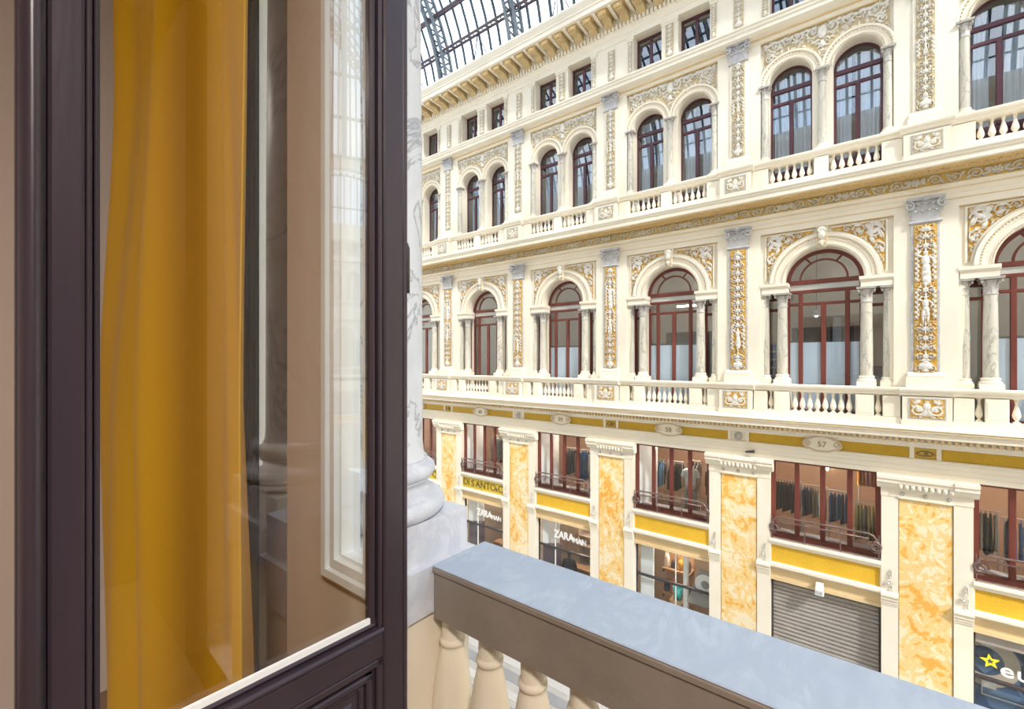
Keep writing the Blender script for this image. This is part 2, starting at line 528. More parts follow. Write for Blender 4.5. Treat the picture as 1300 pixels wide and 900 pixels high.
# ------------------------------------------------------------------ carved relief generator
class Relief:
    def __init__(self, w, h, nx, ny):
        self.w, self.h, self.nx, self.ny = w, h, nx, ny
        self.xs = np.linspace(-w / 2, w / 2, nx + 1)
        self.ys = np.linspace(0, h, ny + 1)
        self.X, self.Y = np.meshgrid(self.xs, self.ys)
        self.H = np.zeros_like(self.X)
    def _win(self, x0, x1, y0, y1):
        i0, i1 = np.searchsorted(self.xs, [x0, x1])
        j0, j1 = np.searchsorted(self.ys, [y0, y1])
        return slice(max(j0, 0), j1 + 1), slice(max(i0, 0), i1 + 1)
    def blob(self, cx, cy, rx, ry, ang=0.0, h=1.0, vein=False):
        m_ = max(rx, ry)
        s = self._win(cx - m_, cx + m_, cy - m_, cy + m_)
        dx, dy = self.X[s] - cx, self.Y[s] - cy
        c, sn = math.cos(ang), math.sin(ang)
        u, v_ = (dx * c + dy * sn) / rx, (-dx * sn + dy * c) / ry
        d = 1 - u * u - v_ * v_
        hh = h * np.sqrt(np.clip(d, 0, None))
        if vein:
            hh = hh * (0.55 + 0.45 * np.clip(np.abs(v_) * 3, 0, 1))
        self.H[s] = np.maximum(self.H[s], hh)
    def line(self, pts, r0, r1, h=1.0):
        for i in range(len(pts) - 1):
            t = i / max(1, len(pts) - 2)
            r = r0 + (r1 - r0) * t
            (x1, y1), (x2, y2) = pts[i], pts[i + 1]
            L = math.hypot(x2 - x1, y2 - y1) / 2 + r
            self.blob((x1 + x2) / 2, (y1 + y2) / 2, L, r, math.atan2(y2 - y1, x2 - x1), h)
    def leaf(self, x, y, ang, L, W, h=0.9):
        self.blob(x + math.cos(ang) * L / 2, y + math.sin(ang) * L / 2, L / 2, W / 2, ang, h, True)
    def scroll(self, cx, cy, r, d, start, turns=1.35, w=None, h=0.85, leaves=7):
        w = w or r * 0.13
        pts = []
        n = 26
        for i in range(n + 1):
            t = i / n
            rr = r * (1 - 0.78 * t)
            a = start + d * t * turns * 2 * PI
            pts.append((cx + rr * math.cos(a), cy + rr * math.sin(a)))
        self.line(pts, w, w * 0.7, h)
        for k in range(leaves):
            i = int(k * n * 0.75 / leaves)
            x, y = pts[i]
            a = math.atan2(y - cy, x - cx) + d * 0.9
            self.leaf(x, y, a, r * 0.42, r * 0.24, 0.75)
        self.rosette(cx, cy, r * 0.3)
    def rosette(self, x, y, r, n=6, h=1.0):
        for i in range(n):
            a = 2 * PI * i / n + 0.3
            self.blob(x + math.cos(a) * r * 0.6, y + math.sin(a) * r * 0.6, r * 0.42, r * 0.32, a, h * 0.85)
        self.blob(x, y, r * 0.36, r * 0.36, 0, h)
    def palmette(self, x, y, r, n=7, up=1):
        for i in range(n):
            a = PI / 2 * up + (i - (n - 1) / 2) * 0.42
            self.leaf(x, y, a, r * (1 - 0.06 * abs(i - (n - 1) / 2)), r * 0.26, 0.9)
    def vase(self, x, y, w, h):
        self.blob(x, y + h * 0.08, w * 0.30, h * 0.08, 0, 0.9)
        self.blob(x, y + h * 0.45, w * 0.5, h * 0.33, 0, 1.0)
        self.blob(x, y + h * 0.75, w * 0.26, h * 0.16, 0, 0.9)
        self.blob(x, y + h * 0.92, w * 0.46, h * 0.07, 0, 1.0)
    def figure(self, x, y, h, robe=True, flip=1):
        self.blob(x, y + h * 0.93, h * 0.055, h * 0.07, 0, 1.0)
        self.blob(x, y + h * 0.72, h * 0.10, h * 0.17, 0, 1.0)
        self.blob(x + flip * h * 0.015, y + h * 0.50, h * 0.10, h * 0.13, 0, 1.0)
        if robe:
            self.blob(x + flip * h * 0.02, y + h * 0.27, h * 0.115, h * 0.28, 0.06 * flip, 1.0, True)
            self.blob(x, y + h * 0.05, h * 0.05, h * 0.06, 0, 0.8)
        else:
            for s in (-1, 1):
                self.line([(x + s * h * 0.05, y + h * 0.45), (x + s * h * 0.075, y + h * 0.25), (x + s * h * 0.06, y + h * 0.02)], h * 0.058, h * 0.036, 1.0)
        self.line([(x - h * 0.09, y + h * 0.82), (x - h * 0.19, y + h * 0.88), (x - h * 0.10, y + h * 0.99)], h * 0.035, h * 0.026, 0.9)
        self.line([(x + h * 0.09, y + h * 0.82), (x + h * 0.19, y + h * 0.70), (x + h * 0.16, y + h * 0.56)], h * 0.035, h * 0.026, 0.9)
    def fill(self, n, L, seed=1, h=0.62, x0=None, x1=None, y0=0.0, y1=None):
        rg = random.Random(seed)
        for _ in range(n):
            x = rg.uniform(0 if x0 is None else x0, self.w / 2 if x1 is None else x1)
            y = rg.uniform(y0, self.h if y1 is None else y1)
            self.leaf(x, y, rg.uniform(0, 2 * PI), L * rg.uniform(.6, 1.2), L * rg.uniform(.22, .42), h * rg.uniform(.6, 1.1))
    def mirror(self):
        self.H = np.maximum(self.H, self.H[:, ::-1])
    def rough(self, seed, amt=0.12):
        rg = np.random.RandomState(seed)
        self.H = np.where(self.H > 0.05, self.H * (1 - amt * rg.rand(*self.H.shape)), self.H)
    def mesh(self, name, mat, depth, y, z0, x0=0.0, mask=None, cut=None):
        H = np.clip(self.H, 0, 1.0)
        nx, ny = self.nx, self.ny
        V = np.stack([self.X + x0, y - depth * H, self.Y + z0], axis=-1).reshape(-1, 3)
        idx = np.arange((nx + 1) * (ny + 1)).reshape(ny + 1, nx + 1)
        F = np.stack([idx[:-1, :-1], idx[:-1, 1:], idx[1:, 1:], idx[1:, :-1]], axis=-1).reshape(-1, 4)
        if mask is not None:
            mk = mask(self.X + x0, self.Y + z0).reshape(-1)
            if cut is not None:
                mk = mk & (H.reshape(-1) > cut)
            F = F[mk[F].all(axis=1)]
            used = np.unique(F)
            rm = -np.ones(len(V), dtype=int)
            rm[used] = np.arange(len(used))
            V, F, Hf = V[used], rm[F], H.reshape(-1)[used]
        else:
            Hf = H.reshape(-1)
        me = bpy.data.meshes.new(name)
        me.vertices.add(len(V))
        me.vertices.foreach_set('co', V.astype(np.float32).reshape(-1))
        me.loops.add(len(F) * 4)
        me.loops.foreach_set('vertex_index', F.astype(np.int32).reshape(-1))
        me.polygons.add(len(F))
        me.polygons.foreach_set('loop_start', np.arange(0, len(F) * 4, 4, dtype=np.int32))
        me.polygons.foreach_set('use_smooth', np.ones(len(F), dtype=bool))
        at = me.attributes.new('h', 'FLOAT', 'POINT')
        at.data.foreach_set('value', Hf.astype(np.float32))
        me.materials.append(MATS[mat])
        me.update()
        me.validate()
        return me

# ================================================================== THE OPPOSITE FACADE
BAY = 4.155
XB = [-1.0775 - BAY * i for i in range(-1, 5)]      # bay centres, right to left
XP = [1.0 - BAY * j for j in range(-1, 6)]          # pilaster axes, right to left
XL, XR = -30.0, 20.0
ZG = -10.4

SHOP = ['the star shop', 'the roller shutter', 'the grey-poster shop', 'the plain-banded menswear shop', 'the lettered gold band', 'the end shop']
PIER = ['right of the star shop', 'between star shop and roller shutter', 'between roller shutter and grey-poster shop', 'between grey-poster and menswear shops', 'between plain and lettered gold bands', 'beyond the lettered gold band', 'past the end shop']
PIER[0] = 'on the far side of the star shop'
wall = thing('wall_opposite', 'cream and gold stucco facade across the gallery with arched windows', None, (-9.0, 15.4, ZG), kind='structure')

def wp(name, mb, mat, at=(0, 0, 0), label=None):
    return part(wall, name, mesh(mb, name, mat), at, label=label)

# ---- solid masses
mb = MB()
for (a, b_, q) in ((XL, XP[-1], -1), (XP[0], XR, 1)):
    for z0, z1, w_ in ((ZG, -2.9, .84), (-2.9, 12.3, .60)):
        mb.box(a if q < 0 else a + w_, b_ - w_ if q < 0 else b_, 14.95, 15.4, z0, z1)
wp('plain_wall', mb, 'cream_plaster')

# ---- long mouldings
def sweep(name, prof, mat='cream_plaster', x0=XL, x1=XR):
    return wp(name, MB().sweep_x(prof, x0, x1), mat)

sweep('architrave', [(15.4, -2.41), (14.86, -2.41), (14.83, -2.44), (14.83, -2.47), (14.86, -2.50), (14.86, -2.60), (14.88, -2.61), (14.88, -2.72), (14.90, -2.73), (14.90, -2.86), (15.4, -2.86)])
sweep('frieze_backing', [(15.4, -2.13), (14.93, -2.13), (14.93, -2.42), (15.4, -2.42)], 'cream_plaster')
sweep('cornice', [(15.4, -2.14), (14.88, -2.14), (14.86, -2.09), (14.80, -2.04), (14.74, -2.0), (14.70, -1.99), (14.70, -1.865), (14.36, -1.86), (14.33, -1.84), (14.33, -1.72),
                  (14.29, -1.70), (14.29, -1.665), (14.25, -1.65), (14.25, -1.62), (14.55, -1.54), (15.4, -1.54)])
mb = MB()
x = -24.0
while x < 9.0:
    mb.box(x, x + 0.062, 14.60, 14.72, -1.985, -1.87)
    x += 0.118
wp('dentil_course', mb, 'tan_plaster')
sweep('bead_moulding', [(14.30, -1.70), (14.265, -1.695), (14.265, -1.67), (14.30, -1.665)], 'tan_plaster')

sweep('architrave', [(15.4, 4.18), (14.81, 4.18), (14.80, 4.15), (14.84, 4.11), (14.84, 4.06), (14.87, 4.04), (14.87, 3.94), (14.89, 3.93), (14.89, 3.82), (15.4, 3.82)])
sweep('frieze_backing', [(15.4, 4.47), (14.9, 4.47), (14.9, 4.17), (15.4, 4.17)], 'frieze_gold')
sweep('cornice', [(15.4, 4.47), (14.28, 4.47), (14.25, 4.49), (14.25, 4.605), (14.22, 4.62), (14.22, 4.65), (14.18, 4.69), (14.18, 4.73), (14.5, 4.80), (15.4, 4.80)])
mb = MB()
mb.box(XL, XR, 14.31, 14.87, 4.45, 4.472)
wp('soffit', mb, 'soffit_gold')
mb = MB()
x = -22.0
while x < 9.0:       # key pattern under the soffit
    for (a, b_, c_, d_) in ((0, .13, 0, .025), (0, .025, 0, .16), (.105, .13, .05, .16), (.05, .13, .05, .075), (.17, .195, 0, .16)):
        mb.box(x + a, x + b_, 14.47 + c_, 14.47 + d_, 4.435, 4.452)
    x += 0.235
o = wp('key_pattern', mb, 'tan_plaster')
o['kind'] = 'stuff'

sweep('string_course', [(15.4, 9.35), (14.86, 9.35), (14.83, 9.40), (14.70, 9.42), (14.62, 9.45), (14.62, 9.55), (14.58, 9.57), (14.58, 9.62), (14.54, 9.66), (14.54, 9.71), (14.9, 9.77), (15.4, 9.77)])
sweep('moulding', [(15.4, 9.35), (14.90, 9.35), (14.90, 9.24), (14.93, 9.22), (15.4, 9.22)])
sweep('crowning_cornice', [(15.6, 11.2), (14.93, 11.2), (14.93, 11.36), (14.90, 11.38), (14.90, 11.44), (14.84, 11.50), (14.84, 11.54), (14.80, 11.56), (14.80, 11.74), (14.74, 11.77), (14.74, 11.99), (14.03, 12.0),
                           (13.99, 12.02), (13.99, 12.17), (13.95, 12.19), (13.95, 12.24), (13.88, 12.34), (13.84, 12.40), (13.84, 12.47), (14.6, 12.56), (15.6, 12.60)])
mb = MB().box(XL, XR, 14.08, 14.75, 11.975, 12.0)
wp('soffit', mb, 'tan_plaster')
mb = MB()
x = -24.0
while x < 5.0:
    mb.box(x, x + 0.085, 14.72, 14.82, 11.57, 11.73)
    x += 0.14
wp('dentil_course', mb, 'cream_plaster')
# scrolled brackets and gilded coffers under the crowning cornice
br = MB().sweep_x([(14.76, 11.98), (14.13, 11.98), (14.10, 11.94), (14.10, 11.86), (14.14, 11.80), (14.22, 11.78), (14.34, 11.80), (14.48, 11.80), (14.60, 11.72), (14.76, 11.66)], -0.14, 0.14)
br_me = mesh(br, 'bracket', 'bracket_gold')
bc_me = mesh(MB().sweep_x([(14.76, 11.98), (14.05, 11.98), (14.04, 11.93), (14.30, 11.90), (14.76, 11.86)], -0.055, 0.055), 'bracket_cheek', 'cream_plaster')
ros = Relief(0.30, 0.15, 22, 12)
ros.rosette(0, 0.075, 0.06)
ros.leaf(.05, .07, .3, .09, .04)
ros.mirror()
cf = ros.mesh('bracket_rosette', 'relief_soffit', 0.03, 0, -0.075)
n = 0
for k in range(-3, 41):
    xx = 4.6 - k * BAY / 7
    part(wall, 'bracket', br_me, (xx, 0, 0))
    part(wall, 'bracket_cheek', bc_me, (xx - BAY / 14, 0, 0))
    part(wall, 'bracket_rosette', cf, (xx, 14.098, 11.88), (0, 0, 0))

# ---- reliefs shared by the bays
def candelabra(w, h, nx, ny, seed, figs=(), mat='relief_gold', depth=0.05, y=14.85, z0=0.0, name='relief_panel'):
    r = Relief(w, h, nx, ny)
    rg = random.Random(seed)
    r.line([(0, h * t / 20) for t in range(21)], w * 0.045, w * 0.045, 0.8)
    spans = []
    z = 0.0
    occ = [(a, b) for a, b, _ in figs]
    z = w * 0.35
    r.vase(0, 0.02, w * 0.7, w * 0.75)
    r.scroll(w * 0.27, w * 0.25, w * 0.2, 1, -PI / 2, leaves=5)
    z = w * 0.95
    k = 0
    while z < h - w * 0.35:
        inside = any(a - w * 0.25 < z < b + w * 0.1 for a, b in occ)
        if not inside:
            d = 1 if k % 2 else -1
            st = -PI / 2 if d > 0 else PI / 2
            r.scroll(w * 0.25, z, w * 0.22, d, st + PI, leaves=6)
            if k % 2:
                r.palmette(0, z - w * 0.1, w * 0.3)
            else:
                r.rosette(0, z, w * 0.15)
            z += w * 0.56
        else:
            # foliage to the sides of a figure
            r.leaf(w * 0.36, z, 1.2, w * 0.3, w * 0.13)
            r.leaf(w * 0.40, z + w * 0.15, 2.0, w * 0.26, w * 0.11)
            z += w * 0.30
        k += 1
    r.palmette(0, h - w * 0.42, w * 0.40)
    r.fill(int(26 * h / w), w * 0.20, seed)
    r.mirror()
    for a, b, robe in figs:
        r.figure(0, a, b - a, robe)
    r.rough(seed)
    return r.mesh(name, mat, depth, y, z0)

pil1_rel = candelabra(0.40, 3.58, 44, 360, 3, ((2.10, 2.95, True), (1.20, 1.85, False)), 'relief_gold', 0.07, 14.846, -0.30)
pil1_rel_b = candelabra(0.40, 3.58, 44, 360, 9, ((0.62, 1.25, True),), 'relief_gold', 0.07, 14.846, -0.30)
pil2_rel = candelabra(0.34, 2.82, 38, 300, 5, ((1.30, 1.62, False),), 'relief_pale', 0.065, 14.872, 6.09)
attic_rel = candelabra(0.26, 1.05, 26, 100, 6, (), 'relief_pale', 0.04, 14.93, 9.98)
attic_rel_s = candelabra(0.15, 1.05, 16, 100, 8, (), 'relief_pale', 0.03, 14.93, 9.98)

def plaque_relief(w, h, mat, y, z0, name='relief_panel'):
    r = Relief(w, h, 60, 44)
    r.scroll(w * 0.27, h * 0.42, h * 0.30, 1, PI, leaves=7)
    r.leaf(w * 0.10, h * 0.3, 0.9, h * 0.5, h * 0.2)
    r.leaf(w * 0.40, h * 0.7, 2.4, h * 0.4, h * 0.18)
    r.line([(0, h * 0.35), (w * 0.12, h * 0.22), (w * 0.25, h * 0.16), (w * 0.42, h * 0.2)], h * 0.05, h * 0.03, 0.8)
    r.fill(60, h * .22, 7)
    r.mirror()
    r.blob(0, h * 0.62, h * 0.17, h * 0.22, 0, 1.0)
    r.palmette(0, h * 0.1, h * 0.34)
    r.rough(4)
    return r.mesh(name, mat, 0.04, y, z0)
ped1_rel = plaque_relief(0.60, 0.44, 'relief_gold', 14.478, -1.37)
ped2_rel = plaque_relief(0.50, 0.38, 'relief_pale', 14.488, 4.95)

# running scroll of the frieze, one bay long
fr = Relief(BAY, 0.285, 520, 34)
nsc = 12
for k in range(nsc):
    cx = -BAY / 2 + (k + 0.5) * BAY / nsc
    up = k % 2
    if k % 4 == 3:
        fr.rosette(cx, 0.14, 0.11, 7)
        for s in (-1, 1):
            fr.leaf(cx + s * 0.08, 0.14, 0.5 if s > 0 else PI - 0.5, 0.17, 0.08)
            fr.leaf(cx + s * 0.08, 0.14, -0.5 if s > 0 else PI + 0.5, 0.17, 0.08)
    else:
        fr.scroll(cx, 0.142, 0.125, 1 if up else -1, PI, 1.3, 0.02, 0.9, 8)
    fr.leaf(cx + 0.17, 0.03 if up else 0.25, 0.7 if up else -0.7, 0.16, 0.07)
    fr.leaf(cx + 0.17, 0.25 if up else 0.03, -2.3 if up else 2.3, 0.14, 0.07)
fr.fill(110, .09, 3, .5, -BAY / 2, BAY / 2)
fr.rough(2)
frieze_me = fr.mesh('frieze_relief', 'relief_frieze', 0.065, 14.895, 4.178)

# spandrels beside the first-floor arch (gilded ground)
R1, R1O, ZS1 = 0.90, 1.25, 2.19
sp = Relief(2.66, 1.36, 260, 140)
for (cx, cy, r_, d, st) in ((1.12, 1.08, 0.19, 1, 0), (0.80, 1.20, 0.14, -1, PI), (1.19, 0.66, 0.145, -1, PI / 2), (0.55, 1.255, 0.095, 1, 0), (1.235, 0.36, 0.09, 1, PI / 2), (1.26, 0.15, 0.06, -1, 0)):
    sp.scroll(cx, cy, r_, d, st, leaves=8)
for (x, y, a, L) in ((0.95, 1.02, 1.0, .26), (1.28, 0.9, 1.9, .26), (1.28, 1.2, 2.5, .25), (0.98, 1.28, 0.2, .22), (1.28, 0.52, 1.8, .18), (0.68, 1.30, 0.1, .18), (1.1, 0.8, 2.0, .2), (0.9, 1.1, 2.6, .2)):
    sp.leaf(x, y, a, L, L * 0.45)
sp.blob(1.12, 1.10, 0.14, 0.07, 0.6, 1.0)
sp.blob(1.23, 1.19, 0.055, 0.05, 0, 1.0)
sp.leaf(1.08, 1.14, 2.3, 0.24, 0.12, 1.0)
sp.fill(230, .17, 5, .6, .2, 1.33)
sp.mirror()
sp.rough(3)
def sp_mask(X, Y):
    return (np.hypot(X, Y - ZS1) > R1O + 0.05) & (np.abs(X) < 1.33) & (np.abs(X) > 0.22) & (Y > 2.30)
span1_me = sp.mesh('spandrel_relief', 'relief_gold', 0.075, 14.985, 2.22, 0.0, sp_mask)

# foliage over the paired second-floor arches
R2, R2O, ZS2, CX2 = 0.53, 0.78, 7.96, 0.765
s2 = Relief(2.84, 1.26, 290, 126)
for (cx, cy, r_, d, st) in ((0.22, 1.05, 0.17, 1, PI), (0.55, 1.10, 0.13, -1, 0), (0.84, 1.12, 0.12, 1, PI), (1.12, 1.06, 0.17, -1, 0), (1.28, 0.76, 0.12, 1, PI / 2), (1.34, 0.52, 0.07, -1, PI / 2), (0.08, 0.72, 0.08, 1, 0)):
    s2.scroll(cx, cy, r_, d, st, leaves=8)
for k in range(10):
    s2.leaf(0.12 + k * 0.13, 1.18 - 0.06 * (k % 2), 0.5 if k % 2 else -0.4, 0.2, 0.09)
s2.fill(240, .17, 6, .65, 0, 1.42)
s2.mirror()
s2.blob(0, 1.0, 0.11, 0.19, 0, 1.0)
s2.blob(0, 0.66, 0.07, 0.1, 0, 1.0)
s2.rough(5)
def s2_mask(X, Y):
    return (np.hypot(X - CX2, Y - ZS2) > R2O + 0.02) & (np.hypot(X + CX2, Y - ZS2) > R2O + 0.02) & (Y > 8.25)
span2_me = s2.mesh('spandrel_relief', 'relief_pale', 0.075, 15.005, 7.96, 0.0, s2_mask)

# ---- walls with arched openings
def arch_wall(x0, x1, zb, zt, arches, yf, yb):
    mb = MB()
    xs = {x0, x1}
    for cx, r_, zs in arches:
        for k in range(33):
            xs.add(round(cx + r_ * math.cos(PI * k / 32), 5))
    xs = sorted(xs)
    def low(xm, x):
        for cx, r_, zs in arches:
            if abs(xm - cx) < r_:
                return zs + math.sqrt(max(0, r_ * r_ - (x - cx) ** 2)), True
        return zb, False
    for a, b_ in zip(xs[:-1], xs[1:]):
        xm = (a + b_) / 2
        za, ina = low(xm, a)
        zc, _ = low(xm, b_)
        mb.add([(a, yf, za), (b_, yf, zc), (b_, yf, zt), (a, yf, zt)], [(0, 1, 2, 3)])
        if ina:
            mb.add([(a, yf, za), (b_, yf, zc), (b_, yb, zc), (a, yb, za)], [(0, 3, 2, 1)])
        elif zb > -50:
            mb.add([(a, yf, zb), (b_, yf, zb), (b_, yb, zb), (a, yb, zb)], [(0, 3, 2, 1)])
    for cx, r_, zs in arches:
        for s in (-1, 1):
            xx = cx + s * r_
            mb.add([(xx, yf, zb), (xx, yb, zb), (xx, yb, zs), (xx, yf, zs)], [(0, 1, 2, 3)])
    mb.add([(x0, yb, zt), (x1, yb, zt), (x1, yf, zt), (x0, yf, zt)], [(0, 1, 2, 3)])
    return mb

aw1 = arch_wall(-1.49, 1.49, 1.90, 3.66, [(0, R1, ZS1)], 15.0, 15.42).mesh('arch_wall', 'cream_plaster')
aw2 = arch_wall(-1.49, 1.49, 4.78, 9.25, [(-CX2, R2, ZS2), (CX2, R2, ZS2)], 15.02, 15.42).mesh('arch_wall', 'cream_plaster')

def archivolt(cx, zs, r0, r1, yf, seg=40):
    w = r1 - r0
    mb = MB()
    p = [(r0, yf + 0.1), (r0, yf + 0.01), (r0 + w * .18, yf), (r0 + w * .22, yf + .02), (r0 + w * .45, yf + .02), (r0 + w * .5, yf + .0), (r0 + w * .72, yf), (r0 + w * .76, yf - .03), (r1 - w * .05, yf - .04), (r1, yf - .02), (r1, yf + .1)]
    mb.arc(p, cx, zs, 0, PI, seg)
    return mb
def bead_course(cx, zs, rows, yf):
    mb = MB()
    for rr, br in rows:
        n_ = int(PI * rr / (br * 2.6))
        for k in range(n_):
            a = PI * (k + 0.5) / n_
            c, s = math.cos(a), math.sin(a)
            mb.lathe([(0.0, -br), (br, 0.0), (0.0, br)], cx + rr * c, yf, 5, cap=False)
            for i in range(len(mb.v) - 15, len(mb.v)):
                x_, y_, z_ = mb.v[i]
                mb.v[i] = (x_, y_, z_ + zs + rr * s)
    return mb
av1 = mesh(archivolt(0, ZS1, R1 + 0.01, R1O, 14.92), 'archivolt', 'cream_plaster')
av2 = mesh(archivolt(0, ZS2, R2 + 0.01, R2O, 14.95, 32), 'archivolt', 'cream_plaster')

mat_noise('bead_plaster', (0.60, 0.48, 0.32), (0.70, 0.58, 0.42), 3.0, 0.7)
bd1 = mesh(bead_course(0, ZS1, ((R1 + 0.04, .018), (R1 + .23, .026)), 14.915), 'bead_course', 'bead_plaster')
bd2 = mesh(bead_course(0, ZS2, ((R2 + 0.035, .020), (R2 + .165, .030)), 14.945), 'bead_course', 'bead_plaster')
# keystone with a carved face
ks = Relief(0.22, 0.56, 22, 50)
ks.blob(0, 0.33, 0.085, 0.13, 0, 1.0)
ks.blob(0, 0.48, 0.10, 0.07, 0, 0.9)
for s in (-1, 1):
    ks.leaf(s * 0.02, 0.14, PI / 2 + s * 1.9, 0.12, 0.07)
    ks.blob(s * 0.07, 0.44, 0.035, 0.05, 0, 0.9)
ks.blob(0, 0.1, 0.05, 0.09, 0, 0.8)
ks_rel = ks.mesh('face_carving', 'relief_pale', 0.06, 14.80, 3.06)
ksb = MB().add([(-.09, 14.81, 3.05), (.09, 14.81, 3.05), (.09, 15.0, 3.05), (-.09, 15.0, 3.05), (-.13, 14.81, 3.64), (.13, 14.81, 3.64), (.13, 15.0, 3.64), (-.13, 15.0, 3.64)],
               [(0, 3, 2, 1), (4, 5, 6, 7), (0, 1, 5, 4), (1, 2, 6, 5), (2, 3, 7, 6), (3, 0, 4, 7)])
ks_me = mesh(ksb, 'keystone', 'cream_plaster')

# impost blocks over the columns
imp = MB()
for s in (-1, 1):
    x0, x1 = (0.80, 1.50) if s > 0 else (-1.50, -0.80)
    imp.box(x0 + 0.03, x1 - 0.02, 14.93, 15.42, 1.90, 2.06)
    imp.box(x0 + 0.015, x1, 14.905, 15.42, 2.06, 2.10)
    imp.box(x0, x1, 14.88, 15.42, 2.10, 2.18)
imp_me = mesh(imp, 'impost', 'cream_plaster')

# raised frame round the spandrels
frm = MB()
for s in (-1, 1):
    frm.box(s * 1.36 - 0.02, s * 1.36 + 0.02, 14.965, 15.01, 2.27, 3.60)
    frm.box(min(s * 0.2, s * 1.34), max(s * 0.2, s * 1.34), 14.965, 15.01, 3.56, 3.60)
frm.arc([(R1O + 0.01, 15.01), (R1O + 0.01, 14.96), (R1O + 0.05, 14.96), (R1O + 0.05, 15.01)], 0, ZS1, 0.07, PI - 0.07, 32)
frm_me = mesh(frm, 'panel_frame', 'cream_plaster')

band1 = mesh(MB().box(-1.49, 1.49, 14.91, 15.1, 3.64, 3.82), 'band', 'cream_plaster')
gold_me = mesh(MB().box(-1.78, 1.78, 14.90, 14.94, -2.405, -2.145), 'gold_panel', 'frieze_gold')
back1 = mesh(MB().box(-1.49, 1.49, 15.40, 15.44, 2.0, 3.66), 'x', 'cream_plaster')

# attic wall between its windows
at = MB()
for (a, b_) in ((-0.27, 0.27), (1.26, 2.0775), (-2.0775, -1.26)):
    at.box(a, b_, 14.95, 15.42, 9.74, 11.22)
for s in (-1, 1):
    at.box(s * 0.765 - 0.5, s * 0.765 + 0.5, 14.95, 15.42, 9.74, 9.86)
at_me = mesh(at, 'attic_wall', 'cream_plaster')
atc = MB()
for (a, b_) in ((-0.29, 0.29), (1.24, 1.50), (-1.50, -1.24)):
    atc.box(a, b_, 14.90, 15.0, 11.10, 11.20)
    atc.box(a + 0.02, b_ - 0.02, 14.92, 15.0, 11.04, 11.10)
atc_me = mesh(atc, 'pier_cap', 'cream_plaster')

# mezzanine and shop bands
sill = mesh(MB().sweep_x([(15.3, -5.12), (14.90, -5.12), (14.86, -5.15), (14.86, -5.20), (14.90, -5.24), (14.92, -5.30), (15.3, -5.30)], -1.2475, 1.2475), 'sill', 'cream_plaster')
gband = mesh(MB().box(-1.22, 1.22, 14.98, 15.3, -5.80, -5.30), 'gold_band', 'gold_mosaic')
gband_s = mesh(MB().box(-1.22, 1.22, 14.98, 15.3, -5.80, -5.30), 'gold_band', 'sign_gold')
lint = mesh(MB().sweep_x([(15.3, -5.80), (14.92, -5.80), (14.86, -5.83), (14.86, -5.90), (14.92, -5.95), (15.3, -5.95)], -1.2475, 1.2475), 'lintel', 'cream_plaster')
for me_ in (gband, gband_s):
    pass
gside = mesh(MB().box(-1.2475, -1.22, 14.93, 15.3, -5.80, -5.30).box(1.22, 1.2475, 14.93, 15.3, -5.80, -5.30), 'band_end', 'cream_plaster')
fasc = mesh(MB().box(-1.2475, 1.2475, 15.02, 15.3, -6.24, -5.95).box(-1.2475, 1.2475, 14.99, 15.3, -6.33, -6.24), 'fascia', 'tan_plaster')

fil = mesh(MB().box(-1.49, 1.49, 14.925, 15.005, 3.625, 3.641).box(-1.49, 1.49, 14.92, 15.02, 9.20, 9.222), 'bounce_fillet', 'tan_plaster')  # tan colour paints in the warm bounce light under the mouldings
sweep('bounce_fillet', [(14.95, 3.822), (14.895, 3.822), (14.895, 3.805), (14.95, 3.805)], 'tan_plaster')
sweep('bounce_fillet', [(14.9, 9.352), (14.865, 9.352), (14.845, 9.365), (14.845, 9.33), (14.9, 9.33)], 'tan_plaster')
sweep('bounce_fillet', [(14.95, 4.05), (14.838, 4.05), (14.838, 4.07), (14.95, 4.07)], 'tan_plaster')
for i, xb in enumerate(XB):
    at_ = (xb, 0, 0)
    part(wall, 'bounce_fillet', fil, at_)
    part(wall, 'arch_wall', aw1, at_)
    part(wall, 'arch_wall', aw2, at_)
    part(wall, 'archivolt', av1, at_)
    part(wall, 'bead_course', bd1, at_, kind='stuff')
    for s in (-1, 1):
        part(wall, 'archivolt', av2, (xb + s * CX2, 0, 0))
        part(wall, 'bead_course', bd2, (xb + s * CX2, 0, 0), kind='stuff')
    part(wall, 'spandrel_relief', span1_me, at_)
    part(wall, 'spandrel_relief', span2_me, at_)
    k_ = part(wall, 'keystone', ks_me, at_)
    part(k_, 'face_carving', ks_rel, at_)
    part(wall, 'impost', imp_me, at_)
    part(wall, 'panel_frame', frm_me, at_)
    part(wall, 'band', band1, at_)
    part(wall, 'gold_panel', gold_me, at_)
    part(wall, 'frieze_relief', frieze_me, at_)
    part(wall, 'attic_wall', at_me, at_)
    part(wall, 'pier_cap', atc_me, at_)
    part(wall, 'attic_relief', attic_rel, at_)
    for s in (-1, 1):
        part(wall, 'attic_relief', attic_rel_s, (xb + s * 1.37, 0, 0))
    part(wall, 'sill', sill, at_)
    part(wall, 'gold_band', gband_s if i >= 4 else gband, at_)
    part(wall, 'band_end', gside, at_)
    part(wall, 'lintel', lint, at_)
    part(wall, 'fascia', fasc, at_)

# piers (masonry behind the pilasters)
pier_me = mesh(MB().box(-0.5875, 0.5875, 14.91, 15.42, -1.55, 3.83).box(-0.5875, 0.5875, 14.92, 15.42, 4.78, 9.36), 'pier', 'cream_plaster')
for xp in XP:
    part(wall, 'pier', pier_me, (xp, 0, 0))
    part(wall, 'attic_relief', attic_rel, (xp, 0, 0))

